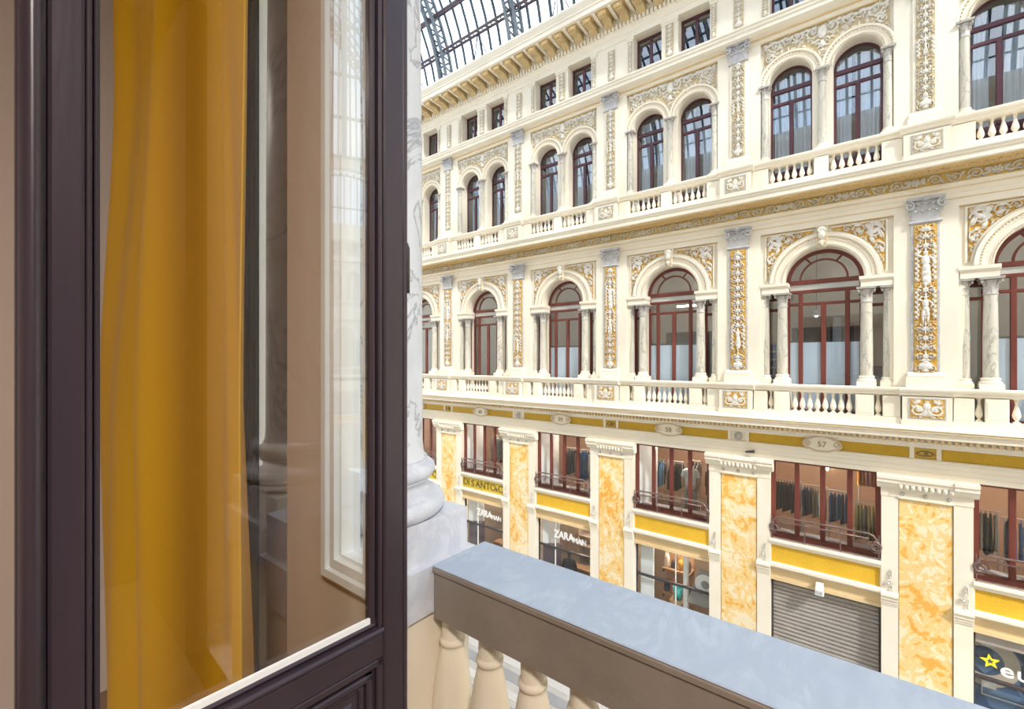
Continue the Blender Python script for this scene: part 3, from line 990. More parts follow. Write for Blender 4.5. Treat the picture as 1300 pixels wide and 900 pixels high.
# ---- foliage capital helper
def leaf_blade(mb, px, py, z0, ang, w, h, out):
    # an acanthus leaf: rises, then curls outward
    prof = [(0.0, 0.0), (0.02, 0.35), (0.12, 0.70), (0.45, 0.95), (0.85, 0.92), (1.0, 0.78)]
    ws = [0.7, 0.95, 1.0, 0.85, 0.55, 0.2]
    c, s = math.cos(ang), math.sin(ang)
    vs = []
    for (o_, t), ww in zip(prof, ws):
        for k in (-1, 0, 1):
            off = o_ * out - (0.012 if k else 0.0)
            vs.append((px + c * off - s * k * w / 2 * ww, py + s * off + c * k * w / 2 * ww, z0 + t * h))
    fs = []
    for j in range(len(prof) - 1):
        for k in range(2):
            fs.append((j * 3 + k, j * 3 + k + 1, (j + 1) * 3 + k + 1, (j + 1) * 3 + k))
    mb.add(vs, fs)

def corinthian(r, z0, z1, n=8, wide=1.55):
    mb = MB()
    h = z1 - z0
    mb.lathe([(r * 1.08, z0), (r * 1.14, z0 + h * .03), (r * 1.08, z0 + h * .06), (r * 0.98, z0 + h * .08), (r * 1.0, z0 + h * 0.5), (r * 1.25, z0 + h * 0.84)], 0, 0, 14)
    for row, (zz, hh, oo) in enumerate(((0.06, 0.42, 0.32), (0.30, 0.46, 0.42))):
        for k in range(n):
            a = 2 * PI * (k + 0.5 * row) / n
            leaf_blade(mb, r * 1.0 * math.cos(a), r * 1.0 * math.sin(a), z0 + h * zz, a, r * 0.7, h * hh, r * oo)
    for k in range(4):
        a = PI / 4 + k * PI / 2
        c, s = math.cos(a), math.sin(a)
        q = r * wide * 1.2
        mb.tube([(c * r * 1.0, s * r * 1.0, z0 + h * 0.5), (c * q * .75, s * q * .75, z0 + h * .78), (c * q * .95, s * q * .95, z0 + h * .80), (c * q, s * q, z0 + h * .72), (c * q * .9, s * q * .9, z0 + h * .67)], [r * .10, r * .13, r * .16, r * .16, r * .12], 6)
    w = r * wide
    mb.box(-w, w, -w, w, z1 - h * 0.13, z1 - h * .06)
    mb.box(-w * 1.04, w * 1.04, -w * 1.04, w * 1.04, z1 - h * 0.06, z1)
    return mb

def column_parts(r, zb, zc0, zc1, ztop_plinth):
    base = MB()
    base.box(-r * 1.5, r * 1.5, -r * 1.5, r * 1.5, zb, ztop_plinth)
    z = ztop_plinth
    base.lathe([(r * 1.42, z), (r * 1.50, z + r * .18), (r * 1.42, z + r * .36), (r * 1.25, z + r * .42), (r * 1.18, z + r * .62), (r * 1.25, z + r * .74), (r * 1.30, z + r * .86), (r * 1.22, z + r * 1.0), (r * 1.04, z + r * 1.06)], 0, 0, 20)
    z2 = z + r * 1.04
    sh = MB().lathe([(r * 1.03, z2), (r, z2 + r * 0.4), (r * 1.0, z2 + (zc0 - z2) * .35), (r * 0.88, zc0 + 0.005)], 0, 0, 20)
    return base, sh, corinthian(r * 0.92, zc0, zc1, 8, 1.62)

b1, s1, c1 = column_parts(0.135, -0.72, 1.50, 1.90, -0.55)
col1 = (mesh(b1, 'base', 'cream_plaster'), mesh(s1, 'shaft', 'column_marble'), c1.mesh('capital', 'capital_stone'))
b1, s1, c1 = column_parts(0.105, -0.72, 1.52, 1.90, -0.55)
col1s = (mesh(b1, 'base', 'cream_plaster'), mesh(s1, 'shaft', 'column_marble'), c1.mesh('capital', 'capital_stone'))
b1, s1, c1 = column_parts(0.100, 5.62, 7.56, 7.93, 5.78)
col2 = (mesh(b1, 'base', 'cream_plaster'), mesh(s1, 'shaft', 'column_marble'), c1.mesh('capital', 'capital_stone'))

def place_column(parts, x, y, zb, label, group, name='column'):
    t = thing(name, label, 'column', (x, y, zb), group)
    for n_, me_ in zip(('base', 'shaft', 'capital'), parts):
        part(t, n_, me_, (x, y, 0))
    return t

for i, xb in enumerate(XB):
    ab = ' above ' + SHOP[i]
    for s in (-1, 1):
        place_column(col1, xb + s * 0.951, 15.06, -0.72, 'thick veined marble column under the first-floor arch' + ab, 'main first-floor columns' + ab)
        place_column(col1s, xb + s * 1.385, 15.10, -0.72, 'slim first-floor marble column against the pier' + ab, 'outer first-floor columns' + ab)
        place_column(col2, xb + s * 1.385, 15.0, 5.62, 'slim colonnette outside the paired second-floor arches' + ab, 'outer colonnettes' + ab, 'colonnette')
    place_column(col2, xb, 14.97, 5.62, 'slim colonnette standing between the paired second-floor arches' + ab, 'middle colonnettes', 'colonnette')

# ---- pilasters
def flat_capital(w, z0, z1, yf, mat):
    mb = MB()
    h = z1 - z0
    mb.add([(-w * .42, yf, z0), (w * .42, yf, z0), (w * .42, 14.95, z0), (-w * .42, 14.95, z0), (-w * .48, yf - .05, z1 - h * .15), (w * .48, yf - .05, z1 - h * .15), (w * .48, 14.95, z1 - h * .15), (-w * .48, 14.95, z1 - h * .15)],
           [(0, 3, 2, 1), (4, 5, 6, 7), (0, 1, 5, 4), (1, 2, 6, 5), (2, 3, 7, 6), (3, 0, 4, 7)])
    for row, (zz, hh, n_) in enumerate(((0.02, 0.45, 4), (0.32, 0.45, 5))):
        for k in range(n_):
            x = -w * .42 + w * .84 * (k + (0.5 if row == 0 else 0.0)) / (n_ if row == 0 else n_ - 1)
            leaf_blade(mb, x, yf - 0.005 - 0.02 * row, z0 + h * zz, -PI / 2, w * 0.22, h * hh, 0.09)
        for s in (-1, 1):
            leaf_blade(mb, s * w * .42, (yf + 14.95) / 2, z0 + h * zz, 0 if s > 0 else PI, 0.08, h * hh, 0.06)
    for s in (-1, 1):
        pts = []
        for k in range(16):
            a = k / 15 * 2.6 * PI
            rr = h * 0.20 * (1 - 0.75 * k / 15)
            pts.append((s * (w * .50 + 0.0 - rr * math.sin(a) * 0.9), yf - 0.09, z0 + h * .66 + rr * math.cos(a)))
        mb.tube([(s * w * .12, yf - .05, z0 + h * .62)] + pts, h * 0.045, 6)
    mb.lathe([(0.0, -0.05), (0.06, -0.03), (0.075, 0.0), (0.06, 0.03), (0.0, 0.05)], 0, yf - 0.08, 8, cap=False)
    for i in range(len(mb.v) - 40, len(mb.v)):
        x_, y_, z_ = mb.v[i]
        mb.v[i] = (x_, y_, z_ + z1 - h * .1)
    mb.box(-w * .56, w * .56, yf - .10, 14.95, z1 - h * .13, z1 - h * .07)
    mb.box(-w * .59, w * .59, yf - .12, 14.95, z1 - h * .07, z1)
    return mb.mesh('capital', mat)

# first floor
p1_body = mesh(MB().bevbox(-0.265, 0.265, 14.86, 15.0, -0.30, 3.36, 0.012), 'shaft', 'grey_stone')
p1_inner = mesh(MB().box(-0.207, 0.207, 14.849, 14.87, -0.31, 3.29), 'panel_ground', 'frieze_gold')
p1_base = mesh(MB().box(-0.36, 0.36, 14.74, 15.0, -0.68, -0.41).sweep_x([(15.0, -0.41), (14.77, -0.41), (14.755, -0.385), (14.77, -0.36), (14.80, -0.35), (14.82, -0.32), (14.84, -0.29), (15.0, -0.29)], -0.33, 0.33), 'base', 'cream_plaster')
p1_neck = mesh(MB().sweep_x([(15.0, 3.32), (14.83, 3.32), (14.81, 3.345), (14.82, 3.37), (14.84, 3.39), (15.0, 3.39)], -0.30, 0.30), 'necking', 'grey_stone')
p1_cap = flat_capital(0.60, 3.38, 3.93, 14.83, 'grey_stone')
p1_ped = mesh(MB().box(-0.44, 0.44, 14.485, 15.0, -1.55, -0.87).box(-0.46, 0.46, 14.465, 15.0, -1.56, -1.44), 'pedestal', 'cream_plaster')
p1_pfr = mesh(MB().box(-.335, .335, 14.475, 14.49, -1.40, -1.375).box(-.335, .335, 14.475, 14.49, -.93, -.905).box(-.335, -.31, 14.475, 14.49, -1.40, -.905).box(.31, .335, 14.475, 14.49, -1.40, -.905), 'panel_frame', 'grey_stone')
RAILP = [(0.10, 0.0), (0.0, 0.02), (-0.03, 0.05), (-0.03, 0.09), (-0.07, 0.12), (-0.085, 0.155), (-0.085, 0.19), (-0.07, 0.20)]
def rail_prof(yf, z0, yb):
    return [(yf + a, z0 + b) for a, b in RAILP] + [(yb, z0 + 0.20), (yb, z0)]
p1_rail = mesh(MB().sweep_x(rail_prof(14.48, -0.87, 15.0), -0.50, 0.50), 'rail_cap', 'cream_plaster')
# second floor
p2_body = mesh(MB().bevbox(-0.235, 0.235, 14.88, 15.0, 6.04, 8.93, 0.012), 'shaft', 'cream_plaster')
p2_base = mesh(MB().box(-0.33, 0.33, 14.76, 15.0, 5.62, 5.88).sweep_x([(15.0, 5.88), (14.79, 5.88), (14.78, 5.91), (14.79, 5.94), (14.82, 5.96), (14.85, 6.02), (14.86, 6.06), (15.0, 6.06)], -0.30, 0.30), 'base', 'cream_plaster')
p2_neck = mesh(MB().sweep_x([(15.0, 8.88), (14.85, 8.88), (14.83, 8.905), (14.84, 8.93), (14.86, 8.95), (15.0, 8.95)], -0.27, 0.27), 'necking', 'grey_stone')
p2_cap = flat_capital(0.54, 8.94, 9.44, 14.85, 'grey_stone')
p2_ped = mesh(MB().box(-0.42, 0.42, 14.495, 15.0, 4.79, 5.42), 'pedestal', 'cream_plaster')
p2_pfr = mesh(MB().box(-.285, .285, 14.485, 14.50, 4.92, 4.945).box(-.285, .285, 14.485, 14.50, 5.34, 5.365).box(-.285, -.26, 14.485, 14.50, 4.92, 5.365).box(.26, .285, 14.485, 14.50, 4.92, 5.365), 'panel_frame', 'grey_stone')
p2_rail = mesh(MB().sweep_x(rail_prof(14.49, 5.42, 15.0), -0.48, 0.48), 'rail_cap', 'cream_plaster')

for j, xp in enumerate(XP):
    t = thing('pilaster', ('first-floor pilaster with gilt figure panel, ' if j % 2 else 'first-floor pilaster with gilt foliage panel, ') + PIER[j], 'pilaster', (xp, 14.75, -1.55), 'first-floor pilasters with figures' if j % 2 else 'first-floor pilasters with foliage')
    for n_, me_ in (('shaft', p1_body), ('panel_ground', p1_inner), ('base', p1_base), ('necking', p1_neck), ('capital', p1_cap), ('pedestal', p1_ped), ('rail_cap', p1_rail)):
        o = part(t, n_, me_, (xp, 0, 0))
        if n_ == 'panel_ground':
            part(o, 'relief_panel', pil1_rel if j % 2 else pil1_rel_b, (xp, 0, 0))
        if n_ == 'pedestal':
            part(o, 'relief_panel', ped1_rel, (xp, 0, 0))
            part(o, 'panel_frame', p1_pfr, (xp, 0, 0))
    t = thing('pilaster', 'second-floor pilaster with pale foliage panel, ' + PIER[j], 'pilaster', (xp, 14.78, 4.79), 'second-floor pilasters of the facade')
    for n_, me_ in (('shaft', p2_body), ('base', p2_base), ('necking', p2_neck), ('capital', p2_cap), ('pedestal', p2_ped), ('rail_cap', p2_rail)):
        o = part(t, n_, me_, (xp, 0, 0))
        if n_ == 'shaft':
            part(o, 'relief_panel', pil2_rel, (xp, 0, 0))
        if n_ == 'pedestal':
            part(o, 'relief_panel', ped2_rel, (xp, 0, 0))
            part(o, 'panel_frame', p2_pfr, (xp, 0, 0))

# ---- balustrades of the facade
def baluster_mb(z0, z1, r, seg=12):
    h = z1 - z0
    P = [(0.62, .0), (0.62, .07), (0.45, .09), (0.40, .13), (0.62, .17), (0.95, .26), (1.0, .33), (0.88, .44), (0.62, .58), (0.42, .72), (0.34, .82), (0.50, .85), (0.50, .88), (0.40, .90), (0.60, .94), (0.60, 1.0)]
    mb = MB()
    mb.lathe([(r * a, z0 + h * b) for a, b in P], 0, 0, seg)
    mb.box(-r * .8, r * .8, -r * .8, r * .8, z0, z0 + h * .06)
    mb.box(-r * .7, r * .7, -r * .7, r * .7, z1 - h * .05, z1)
    return mb
bal1 = mesh(baluster_mb(-1.40, -0.86, 0.070), 'baluster', 'cream_plaster')
bal2 = mesh(baluster_mb(4.96, 5.43, 0.066), 'baluster', 'cream_plaster')
rail1 = mesh(MB().sweep_x(rail_prof(14.58, -0.87, 14.86), -1.577, 1.577), 'handrail', 'cream_plaster')
base1 = mesh(MB().box(-1.617, 1.617, 14.56, 14.90, -1.55, -1.40), 'base_course', 'cream_plaster')
rail2 = mesh(MB().sweep_x(rail_prof(14.60, 5.42, 14.86), -1.597, 1.597), 'handrail', 'cream_plaster')
base2 = mesh(MB().box(-1.657, 1.657, 14.58, 14.90, 4.79, 4.97), 'base_course', 'cream_plaster')
die1 = mesh(MB().bevbox(-0.185, 0.185, 14.575, 14.84, -1.40, -0.87, 0.01).box(-0.15, 0.15, 14.565, 14.60, -1.33, -0.95), 'pedestal_block', 'cream_plaster')
die1o = mesh(MB().bevbox(-0.17, 0.17, 14.585, 14.84, -1.40, -0.87, 0.01), 'pedestal_block', 'cream_plaster')
die2 = mesh(MB().bevbox(-0.16, 0.16, 14.595, 14.84, 4.97, 5.42, 0.01), 'pedestal_block', 'cream_plaster')
die2o = mesh(MB().bevbox(-0.20, 0.20, 14.595, 14.84, 4.97, 5.42, 0.01), 'pedestal_block', 'cream_plaster')
for i, xb in enumerate(XB):
    t = thing('balustrade', 'cream first-floor balustrade ' + 'above ' + SHOP[i], 'balustrade', (xb, 14.7, -1.55), 'first-floor balustrades of the facade')
    part(t, 'handrail', rail1, (xb, 0, 0))
    part(t, 'base_course', base1, (xb, 0, 0))
    for s in (-1, 1):
        part(t, 'pedestal_block', die1, (xb + s * 0.915, 0, 0))
        part(t, 'pedestal_block', die1o, (xb + s * 1.44, 0, 0))
        part(t, 'baluster', bal1, (xb + s * 1.183, 14.71, 0))
    for k in range(8):
        part(t, 'baluster', bal1, (xb + (k - 3.5) * 0.172, 14.71, 0))
    t = thing('balustrade', 'cream second-floor balustrade of the paired windows above ' + SHOP[i], 'balustrade', (xb, 14.7, 4.79), 'second-floor balustrades of the facade')
    part(t, 'handrail', rail2, (xb, 0, 0))
    part(t, 'base_course', base2, (xb, 0, 0))
    part(t, 'pedestal_block', die2, (xb, 0, 0))
    for s in (-1, 1):
        part(t, 'pedestal_block', die2o, (xb + s * 1.45, 0, 0))
        for k in range(6):
            part(t, 'baluster', bal2, (xb + s * (0.265 + k * 0.178), 14.72, 0))

# ---- shop piers: onyx slab between cream strips
sp_core = MB().box(-0.83, 0.83, 14.98, 15.35, ZG, -2.86)
core_me = mesh(sp_core, 'pier', 'cream_plaster')
slab_me = mesh(MB().bevbox(-0.485, 0.485, 14.925, 15.0, ZG + 0.7, -3.42, 0.008), 'onyx_slab', 'yellow_onyx')
strip_me = mesh(MB().box(-.165, .165, 14.90, 15.0, ZG + 0.7, -6.16), 'lower_strip', 'cream_plaster')
strip_up = mesh(MB().box(-.165, .165, 14.90, 15.0, -5.84, -3.42), 'upper_strip', 'cream_plaster')
imp2_me = mesh(MB().sweep_x([(15.0, -6.17), (14.88, -6.17), (14.88, -6.12), (14.86, -6.11), (14.86, -6.05), (14.83, -6.03), (14.83, -5.97), (14.79, -5.93), (14.79, -5.87), (14.86, -5.83), (15.0, -5.83)], -.1725, .1725), 'impost_moulding', 'cream_plaster')
cap3 = MB()
cap3.box(-0.84, 0.84, 14.885, 15.0, -3.42, -3.22)
cap3.box(-0.50, 0.50, 14.865, 15.0, -3.44, -3.39)
cap3.sweep_x([(15.0, -3.22), (14.87, -3.22), (14.84, -3.18), (14.82, -3.10), (14.76, -3.06), (14.76, -3.0), (14.72, -2.96), (14.72, -2.90), (14.74, -2.855), (15.0, -2.855)], -0.90, 0.90)
for s in (-1, 1):
    a, b_ = (0.50, 0.92) if s > 0 else (-0.92, -0.50)
    cap3.sweep_x([(15.0, -3.20), (14.83, -3.20), (14.80, -3.16), (14.78, -3.10), (14.72, -3.05), (14.72, -2.99), (14.69, -2.95), (14.69, -2.88), (14.72, -2.854), (15.0, -2.854)], a, b_)
k = 0
x = -0.46
while x < 0.47:       # egg course
    cap3.lathe([(0.0, -3.20), (0.03, -3.18), (0.045, -3.13), (0.04, -3.08), (0.0, -3.06)], x, 14.79, 8, cap=False)
    x += 0.115
cap3_me = mesh(cap3, 'capital', 'cream_plaster')
fl = MB()
for q in range(6):
    a = q * PI / 3
    fl.lathe([(0.0, -0.02), (0.022, 0.0), (0.0, 0.02)], 0.035 * math.cos(a), 14.875, 6, cap=False)
    for i in range(len(fl.v) - 18, len(fl.v)):
        x_, y_, z_ = fl.v[i]
        fl.v[i] = (x_, y_, z_ - 3.315 + 0.035 * math.sin(a))
fl.lathe([(0.0, -3.345), (0.03, -3.315), (0.0, -3.285)], 0, 14.87, 8, cap=False)
fl_me = mesh(fl, 'rosette', 'capital_stone')
br_r = Relief(0.24, 0.60, 48, 120)
br_r.scroll(0.03, 0.40, 0.055, 1, PI / 2, leaves=5)
br_r.scroll(-0.02, 0.20, 0.085, -1, PI / 2, leaves=6)
br_r.blob(-0.02, 0.20, .035, .045, 0, 1.0)
br_r.leaf(0.04, 0.44, 1.5, 0.14, 0.05)
br_r.leaf(0.03, 0.12, -1.3, 0.12, 0.05)
br_r.line([(.05, .05), (.07, .2), (.05, .35), (.06, .5)], .015, .01, .8)
brk_rel = br_r.mesh('carved_bracket', 'relief_bracket', 0.07, 14.90, -5.82, 0, lambda X, Y: (np.abs(X) < 0.119), .06)
base3 = mesh(MB().box(-0.86, 0.86, 14.86, 15.0, ZG, ZG + 0.55).box(-0.84, 0.84, 14.88, 15.0, ZG + 0.55, ZG + 0.7), 'base', 'grey_stone')
for j, xp in enumerate(XP):
    t = thing('shop_pier', 'shop pier faced with yellow onyx, ' + PIER[j], 'pilaster', (xp, 15.0, ZG), 'onyx piers between the shops')
    for n_, me_ in (('pier', core_me), ('onyx_slab', slab_me), ('capital', cap3_me), ('base', base3)):
        part(t, n_, me_, (xp, 0, 0))
    for q in (-.42, 0, .42):
        part(t, 'rosette', fl_me, (xp + q, 0, 0))
    for s in (-1, 1):
        part(t, 'carved_bracket', brk_rel, (xp + s * 0.68, 0, 0))
        part(t, 'upper_strip', strip_up, (xp + s * .665, 0, 0))
        part(t, 'lower_strip', strip_me, (xp + s * .665, 0, 0))
        part(t, 'impost_moulding', imp2_me, (xp + s * .6675, 0, 0))

# squares on the gold frieze over the piers: white patera or painted eye
sq = mesh(MB().box(-0.29, -0.20, 14.88, 14.95, -2.41, -2.14).box(0.20, 0.29, 14.88, 14.95, -2.41, -2.14), 'square_frame', 'cream_plaster')
pat = MB().lathe([(0.0, 0.04), (0.05, 0.035), (0.06, 0.01), (0.085, 0.015), (0.10, 0.03), (0.115, 0.02), (0.125, 0.0)], 0, 0, 20, cap=False)
pat_me = mesh(pat, 'patera', 'capital_stone')
sqw = mesh(MB().box(-0.20, 0.20, 14.905, 14.94, -2.40, -2.15), 'square_ground', 'cream_plaster')
sqg = mesh(MB().box(-0.20, 0.20, 14.905, 14.94, -2.40, -2.15), 'square_ground', 'frieze_gold')
eye = Relief(0.36, 0.22, 40, 26)
eye.line([(-0.16, 0.10), (-0.08, 0.16), (0.02, 0.175), (0.10, 0.15), (0.16, 0.10), (0.08, 0.06), (-0.02, 0.05), (-0.10, 0.06), (-0.16, 0.10)], 0.014, 0.014, 0.8)
eye.blob(0.02, 0.11, 0.045, 0.045, 0, 1.0)
mat_relief('relief_eye', (0.58, 0.37, 0.05), (0.30, 0.20, 0.06), (0.22, 0.15, 0.05))
eye_me = eye.mesh('eye_carving', 'relief_eye', 0.02, 14.904, -2.385)
for j, xp in enumerate(XP):
    part(wall, 'square_frame', sq, (xp, 0, 0))
    if j % 2 == 1:
        part(wall, 'square_ground', sqg, (xp, 0, 0))
        part(wall, 'eye_carving', eye_me, (xp, 0, 0))
    else:
        part(wall, 'square_ground', sqw, (xp, 0, 0))
        part(wall, 'patera', pat_me, (xp, 14.905, -2.275), (PI / 2, 0, 0))

# ================================================================== WINDOWS OF THE FACADE
WIN = [0]
def new_window(label, base, group=None):
    WIN[0] += 1
    return thing('window_%d' % WIN[0], label, None, base, group, 'structure')

def pane_box(x0, x1, z0, z1, y, mat='window_glass', name='pane'):
    return mesh(MB().box(x0, x1, y, y + 0.008, z0, z1), name, mat)

# ---- first floor
YW1 = 15.36
w1 = {}
mbf = MB()
mbf.box(-0.87, -0.80, YW1, YW1 + 0.07, -1.50, ZS1)
mbf.box(0.80, 0.87, YW1, YW1 + 0.07, -1.50, ZS1)
mbf.arc([(0.80, YW1 + .07), (0.80, YW1), (0.95, YW1), (0.95, YW1 + .07)], 0, ZS1, 0, PI, 32)
mbf.box(-0.87, 0.87, YW1, YW1 + 0.07, -1.50, -1.40)
w1['frame'] = mesh(mbf, 'frame', 'red_wood')
w1['mullion'] = mesh(MB().bevbox(-0.055, 0.055, YW1 - 0.02, YW1 + 0.05, -1.42, 1.94, 0.012), 'mullion', 'red_wood')
w1['meeting'] = mesh(MB().bevbox(-0.06, 0.06, YW1 - 0.03, YW1 + 0.05, -1.42, 1.56, 0.012), 'meeting_stile', 'red_wood')
w1['t1'] = mesh(MB().bevbox(-0.86, 0.86, YW1 - 0.03, YW1 + 0.05, 2.15, 2.27, 0.015), 'transom', 'red_wood')
w1['t2'] = mesh(MB().bevbox(-0.86, 0.86, YW1 - 0.02, YW1 + 0.05, 1.90, 1.99, 0.012), 'transom', 'red_wood')
w1['t3'] = mesh(MB().bevbox(-0.86, 0.86, YW1 - 0.015, YW1 + 0.05, 1.55, 1.63, 0.012), 'transom', 'red_wood')
w1['blind'] = mesh(MB().box(-0.80, 0.80, YW1 + 0.02, YW1 + 0.03, 1.99, 2.15), 'blind_strip', 'blind_strip')
w1['ring'] = mesh(MB().arc([(0.52, YW1 + .04), (0.52, YW1), (0.57, YW1), (0.57, YW1 + .04)], 0, ZS1 + 0.08, 0, PI, 28), 'fanlight_ring', 'red_wood')
for q, a in ((0, R(58)), (1, R(122))):
    c, s = math.cos(a), math.sin(a)
    w1['spoke%d' % q] = mesh(MB().tube([(c * 0.56, YW1 + 0.02, ZS1 + .08 + s * 0.56), (c * 0.82, YW1 + 0.02, ZS1 + .02 + s * 0.82)], 0.025, 4, False), 'muntin', 'red_wood')
def sector(r0, r1, a0, a1, zc, y, mat):
    return mesh(MB().arc([(r0, y), (r0, y + .008), (r1, y + .008), (r1, y)], 0, zc, a0, a1, 14), 'pane', mat)
w1['fan_in'] = sector(0.01, 0.53, 0, PI, ZS1 + 0.08, YW1 + .03, 'window_glass')
w1['fan'] = [sector(0.56, 0.84, a0, a1, ZS1 + 0.04, YW1 + .03, 'window_glass') for a0, a1 in ((0, R(58)), (R(58), R(122)), (R(122), PI))]
XS1 = [(-0.80, -0.595), (-0.485, -0.055), (0.055, 0.485), (0.595, 0.80)]
w1['tall'] = [pane_box(a, b_, -1.40, 1.56, YW1 + .02) for a, b_ in XS1]
w1['small'] = [pane_box(a, b_, 1.62, 1.91, YW1 + .02) for a, b_ in ((-0.80, -0.595), (-0.485, 0.485), (0.595, 0.80))]
w1['film'] = [mesh(MB().box(a, b_, YW1 + .03, YW1 + .036, -1.40, 0.50), 'frosted_film', 'frost') for a, b_ in XS1]
w1['filmrail'] = mesh(MB().box(-0.80, 0.80, YW1 + .05, YW1 + .075, 0.50, 0.56), 'film_rail', 'dark_metal')
w1['side'] = mesh(MB().box(0.99, 1.06, YW1, YW1 + .06, -1.50, 1.9).box(1.30, 1.38, YW1, YW1 + .06, -1.50, 1.9).box(1.06, 1.30, YW1, YW1 + .06, -1.50, -1.40).box(1.06, 1.30, YW1, YW1 + .06, 1.42, 1.50).box(1.06, 1.30, YW1, YW1 + .06, 1.74, 1.9), 'frame', 'red_wood')
w1['sidel'] = mesh(MB().box(-1.06, -0.99, YW1, YW1 + .06, -1.50, 1.9).box(-1.38, -1.30, YW1, YW1 + .06, -1.50, 1.9).box(-1.30, -1.06, YW1, YW1 + .06, -1.50, -1.40).box(-1.30, -1.06, YW1, YW1 + .06, 1.42, 1.50).box(-1.30, -1.06, YW1, YW1 + .06, 1.74, 1.9), 'frame', 'red_wood')
w1['sidepane'] = pane_box(-0.12, 0.12, -1.40, 1.75, YW1 + .03)
jamb1 = mesh(MB().box(-1.49, -1.38, 15.0, 15.44, -1.50, 1.9).box(1.38, 1.49, 15.0, 15.44, -1.50, 1.9).box(-0.99, -0.87, YW1 - .01, 15.44, -1.5, 1.9).box(0.87, 0.99, YW1 - .01, 15.44, -1.5, 1.9), 'jamb', 'cream_plaster')

stand1 = mesh(MB().box(-.20, .20, 14.84, 15.27, -1.55, -.72), 'column_stand', 'cream_plaster')
stand1s = mesh(MB().box(-.16, .12, 14.84, 15.27, -1.55, -.72), 'column_stand', 'cream_plaster')
LBL1 = 'wide arched first-floor window with red-brown frames and frosted lower panes'
for i, xb in enumerate(XB):
    t = new_window('wide arched first-floor window with red-brown frame above ' + SHOP[i], (xb, YW1, -0.72), 'wide first-floor windows')
    P = lambda n_, k_, dx=0: part(t, n_, k_, (xb + dx, 0, 0))
    f_ = P('frame', w1['frame'])
    for s in (-1, 1):
        P('mullion', w1['mullion'], s * 0.54)
    P('meeting_stile', w1['meeting'])
    for q in ('t1', 't2', 't3'):
        P('transom', w1[q])
    P('blind_strip', w1['blind'])
    P('fanlight_ring', w1['ring'])
    P('muntin', w1['spoke0'])
    P('muntin', w1['spoke1'])
    P('pane', w1['fan_in'])
    for me_ in w1['fan'] + w1['small']:
        P('pane', me_)
    for q in range(4):
        pn = P('pane', w1['tall'][q])
        if i < 4:
            part(pn, 'frosted_film', w1['film'][q], (xb, 0, 0))
    if i < 4:
        P('film_rail', w1['filmrail'])
    part(wall, 'jamb', jamb1, (xb, 0, 0))
    for s in (-1, 1):
        part(wall, 'column_stand', stand1, (xb + s * .951, 0, 0))
        part(wall, 'column_stand', stand1s, (xb + s * 1.385, 0, 0))
    for s, key in ((-1, 'sidel'), (1, 'side')):
        t2 = new_window('narrow first-floor side window between two columns above ' + SHOP[i], (xb + s * 1.18, YW1, -0.72), 'narrow side windows above ' + SHOP[i])
        part(t2, 'frame', w1[key], (xb, 0, 0))
        part(t2, 'pane', w1['sidepane'], (xb + s * 1.18, 0, 0))

# ---- second floor, paired
YW2 = 15.36
mbf = MB()
for s in (-1, 1):
    mbf.box(min(s * .56, s * .47), max(s * .56, s * .47), YW2, YW2 + .06, 4.9, ZS2)
mbf.arc([(0.47, YW2 + .06), (0.47, YW2), (0.57, YW2), (0.57, YW2 + .06)], 0, ZS2, 0, PI, 28)
mbf.box(-.56, .56, YW2, YW2 + .06, 4.9, 5.50)
for zz_ in (5.0, 5.1, 5.2, 5.3, 5.4):
    mbf.box(-.44, .44, YW2 - .02, YW2, zz_, zz_ + .05)
w2_frame = mesh(mbf, 'frame', 'plum_wood')
w2_t1 = mesh(MB().bevbox(-0.5, 0.5, YW2 - .03, YW2 + .04, 7.80, 7.92, .015), 'transom', 'plum_wood')
w2_t2 = mesh(MB().bevbox(-0.5, 0.5, YW2 - .02, YW2 + .04, 7.44, 7.53, .012), 'transom', 'plum_wood')
w2_m = mesh(MB().bevbox(-0.055, 0.055, YW2 - .03, YW2 + .04, 5.5, 7.46, .012), 'meeting_stile', 'plum_wood')
w2_panes = [pane_box(-.47, -.05, 5.50, 7.45, YW2 + .02), pane_box(.05, .47, 5.50, 7.45, YW2 + .02), pane_box(-.47, .47, 7.53, 7.81, YW2 + .02)]
w2_fan = sector(0.01, 0.49, 0.05, PI - 0.05, ZS2 - 0.03, YW2 + .025, 'window_glass')
def curtain_mesh(x0, x1, z0, z1, y, folds, amp, name='curtain', mat='lace_curtain'):
    mb = MB()
    mb.grid(lambda u, v_: (x0 + (x1 - x0) * u, y + amp * math.sin(u * folds * 2 * PI) * (1 - 0.3 * v_), z0 + (z1 - z0) * v_), folds * 8, 2)
    return mb.mesh(name, mat)
cu_l = curtain_mesh(-.46, -.14, 4.9, 8.35, 15.62, 4, 0.03)
cu_r = curtain_mesh(.10, .46, 4.9, 8.35, 15.62, 4, 0.03)
cu_w = curtain_mesh(-.46, .46, 4.9, 8.35, 15.66, 9, 0.03)
cu_m = curtain_mesh(-.05, .46, 4.9, 8.35, 15.62, 6, 0.03)
rg = random.Random(12)
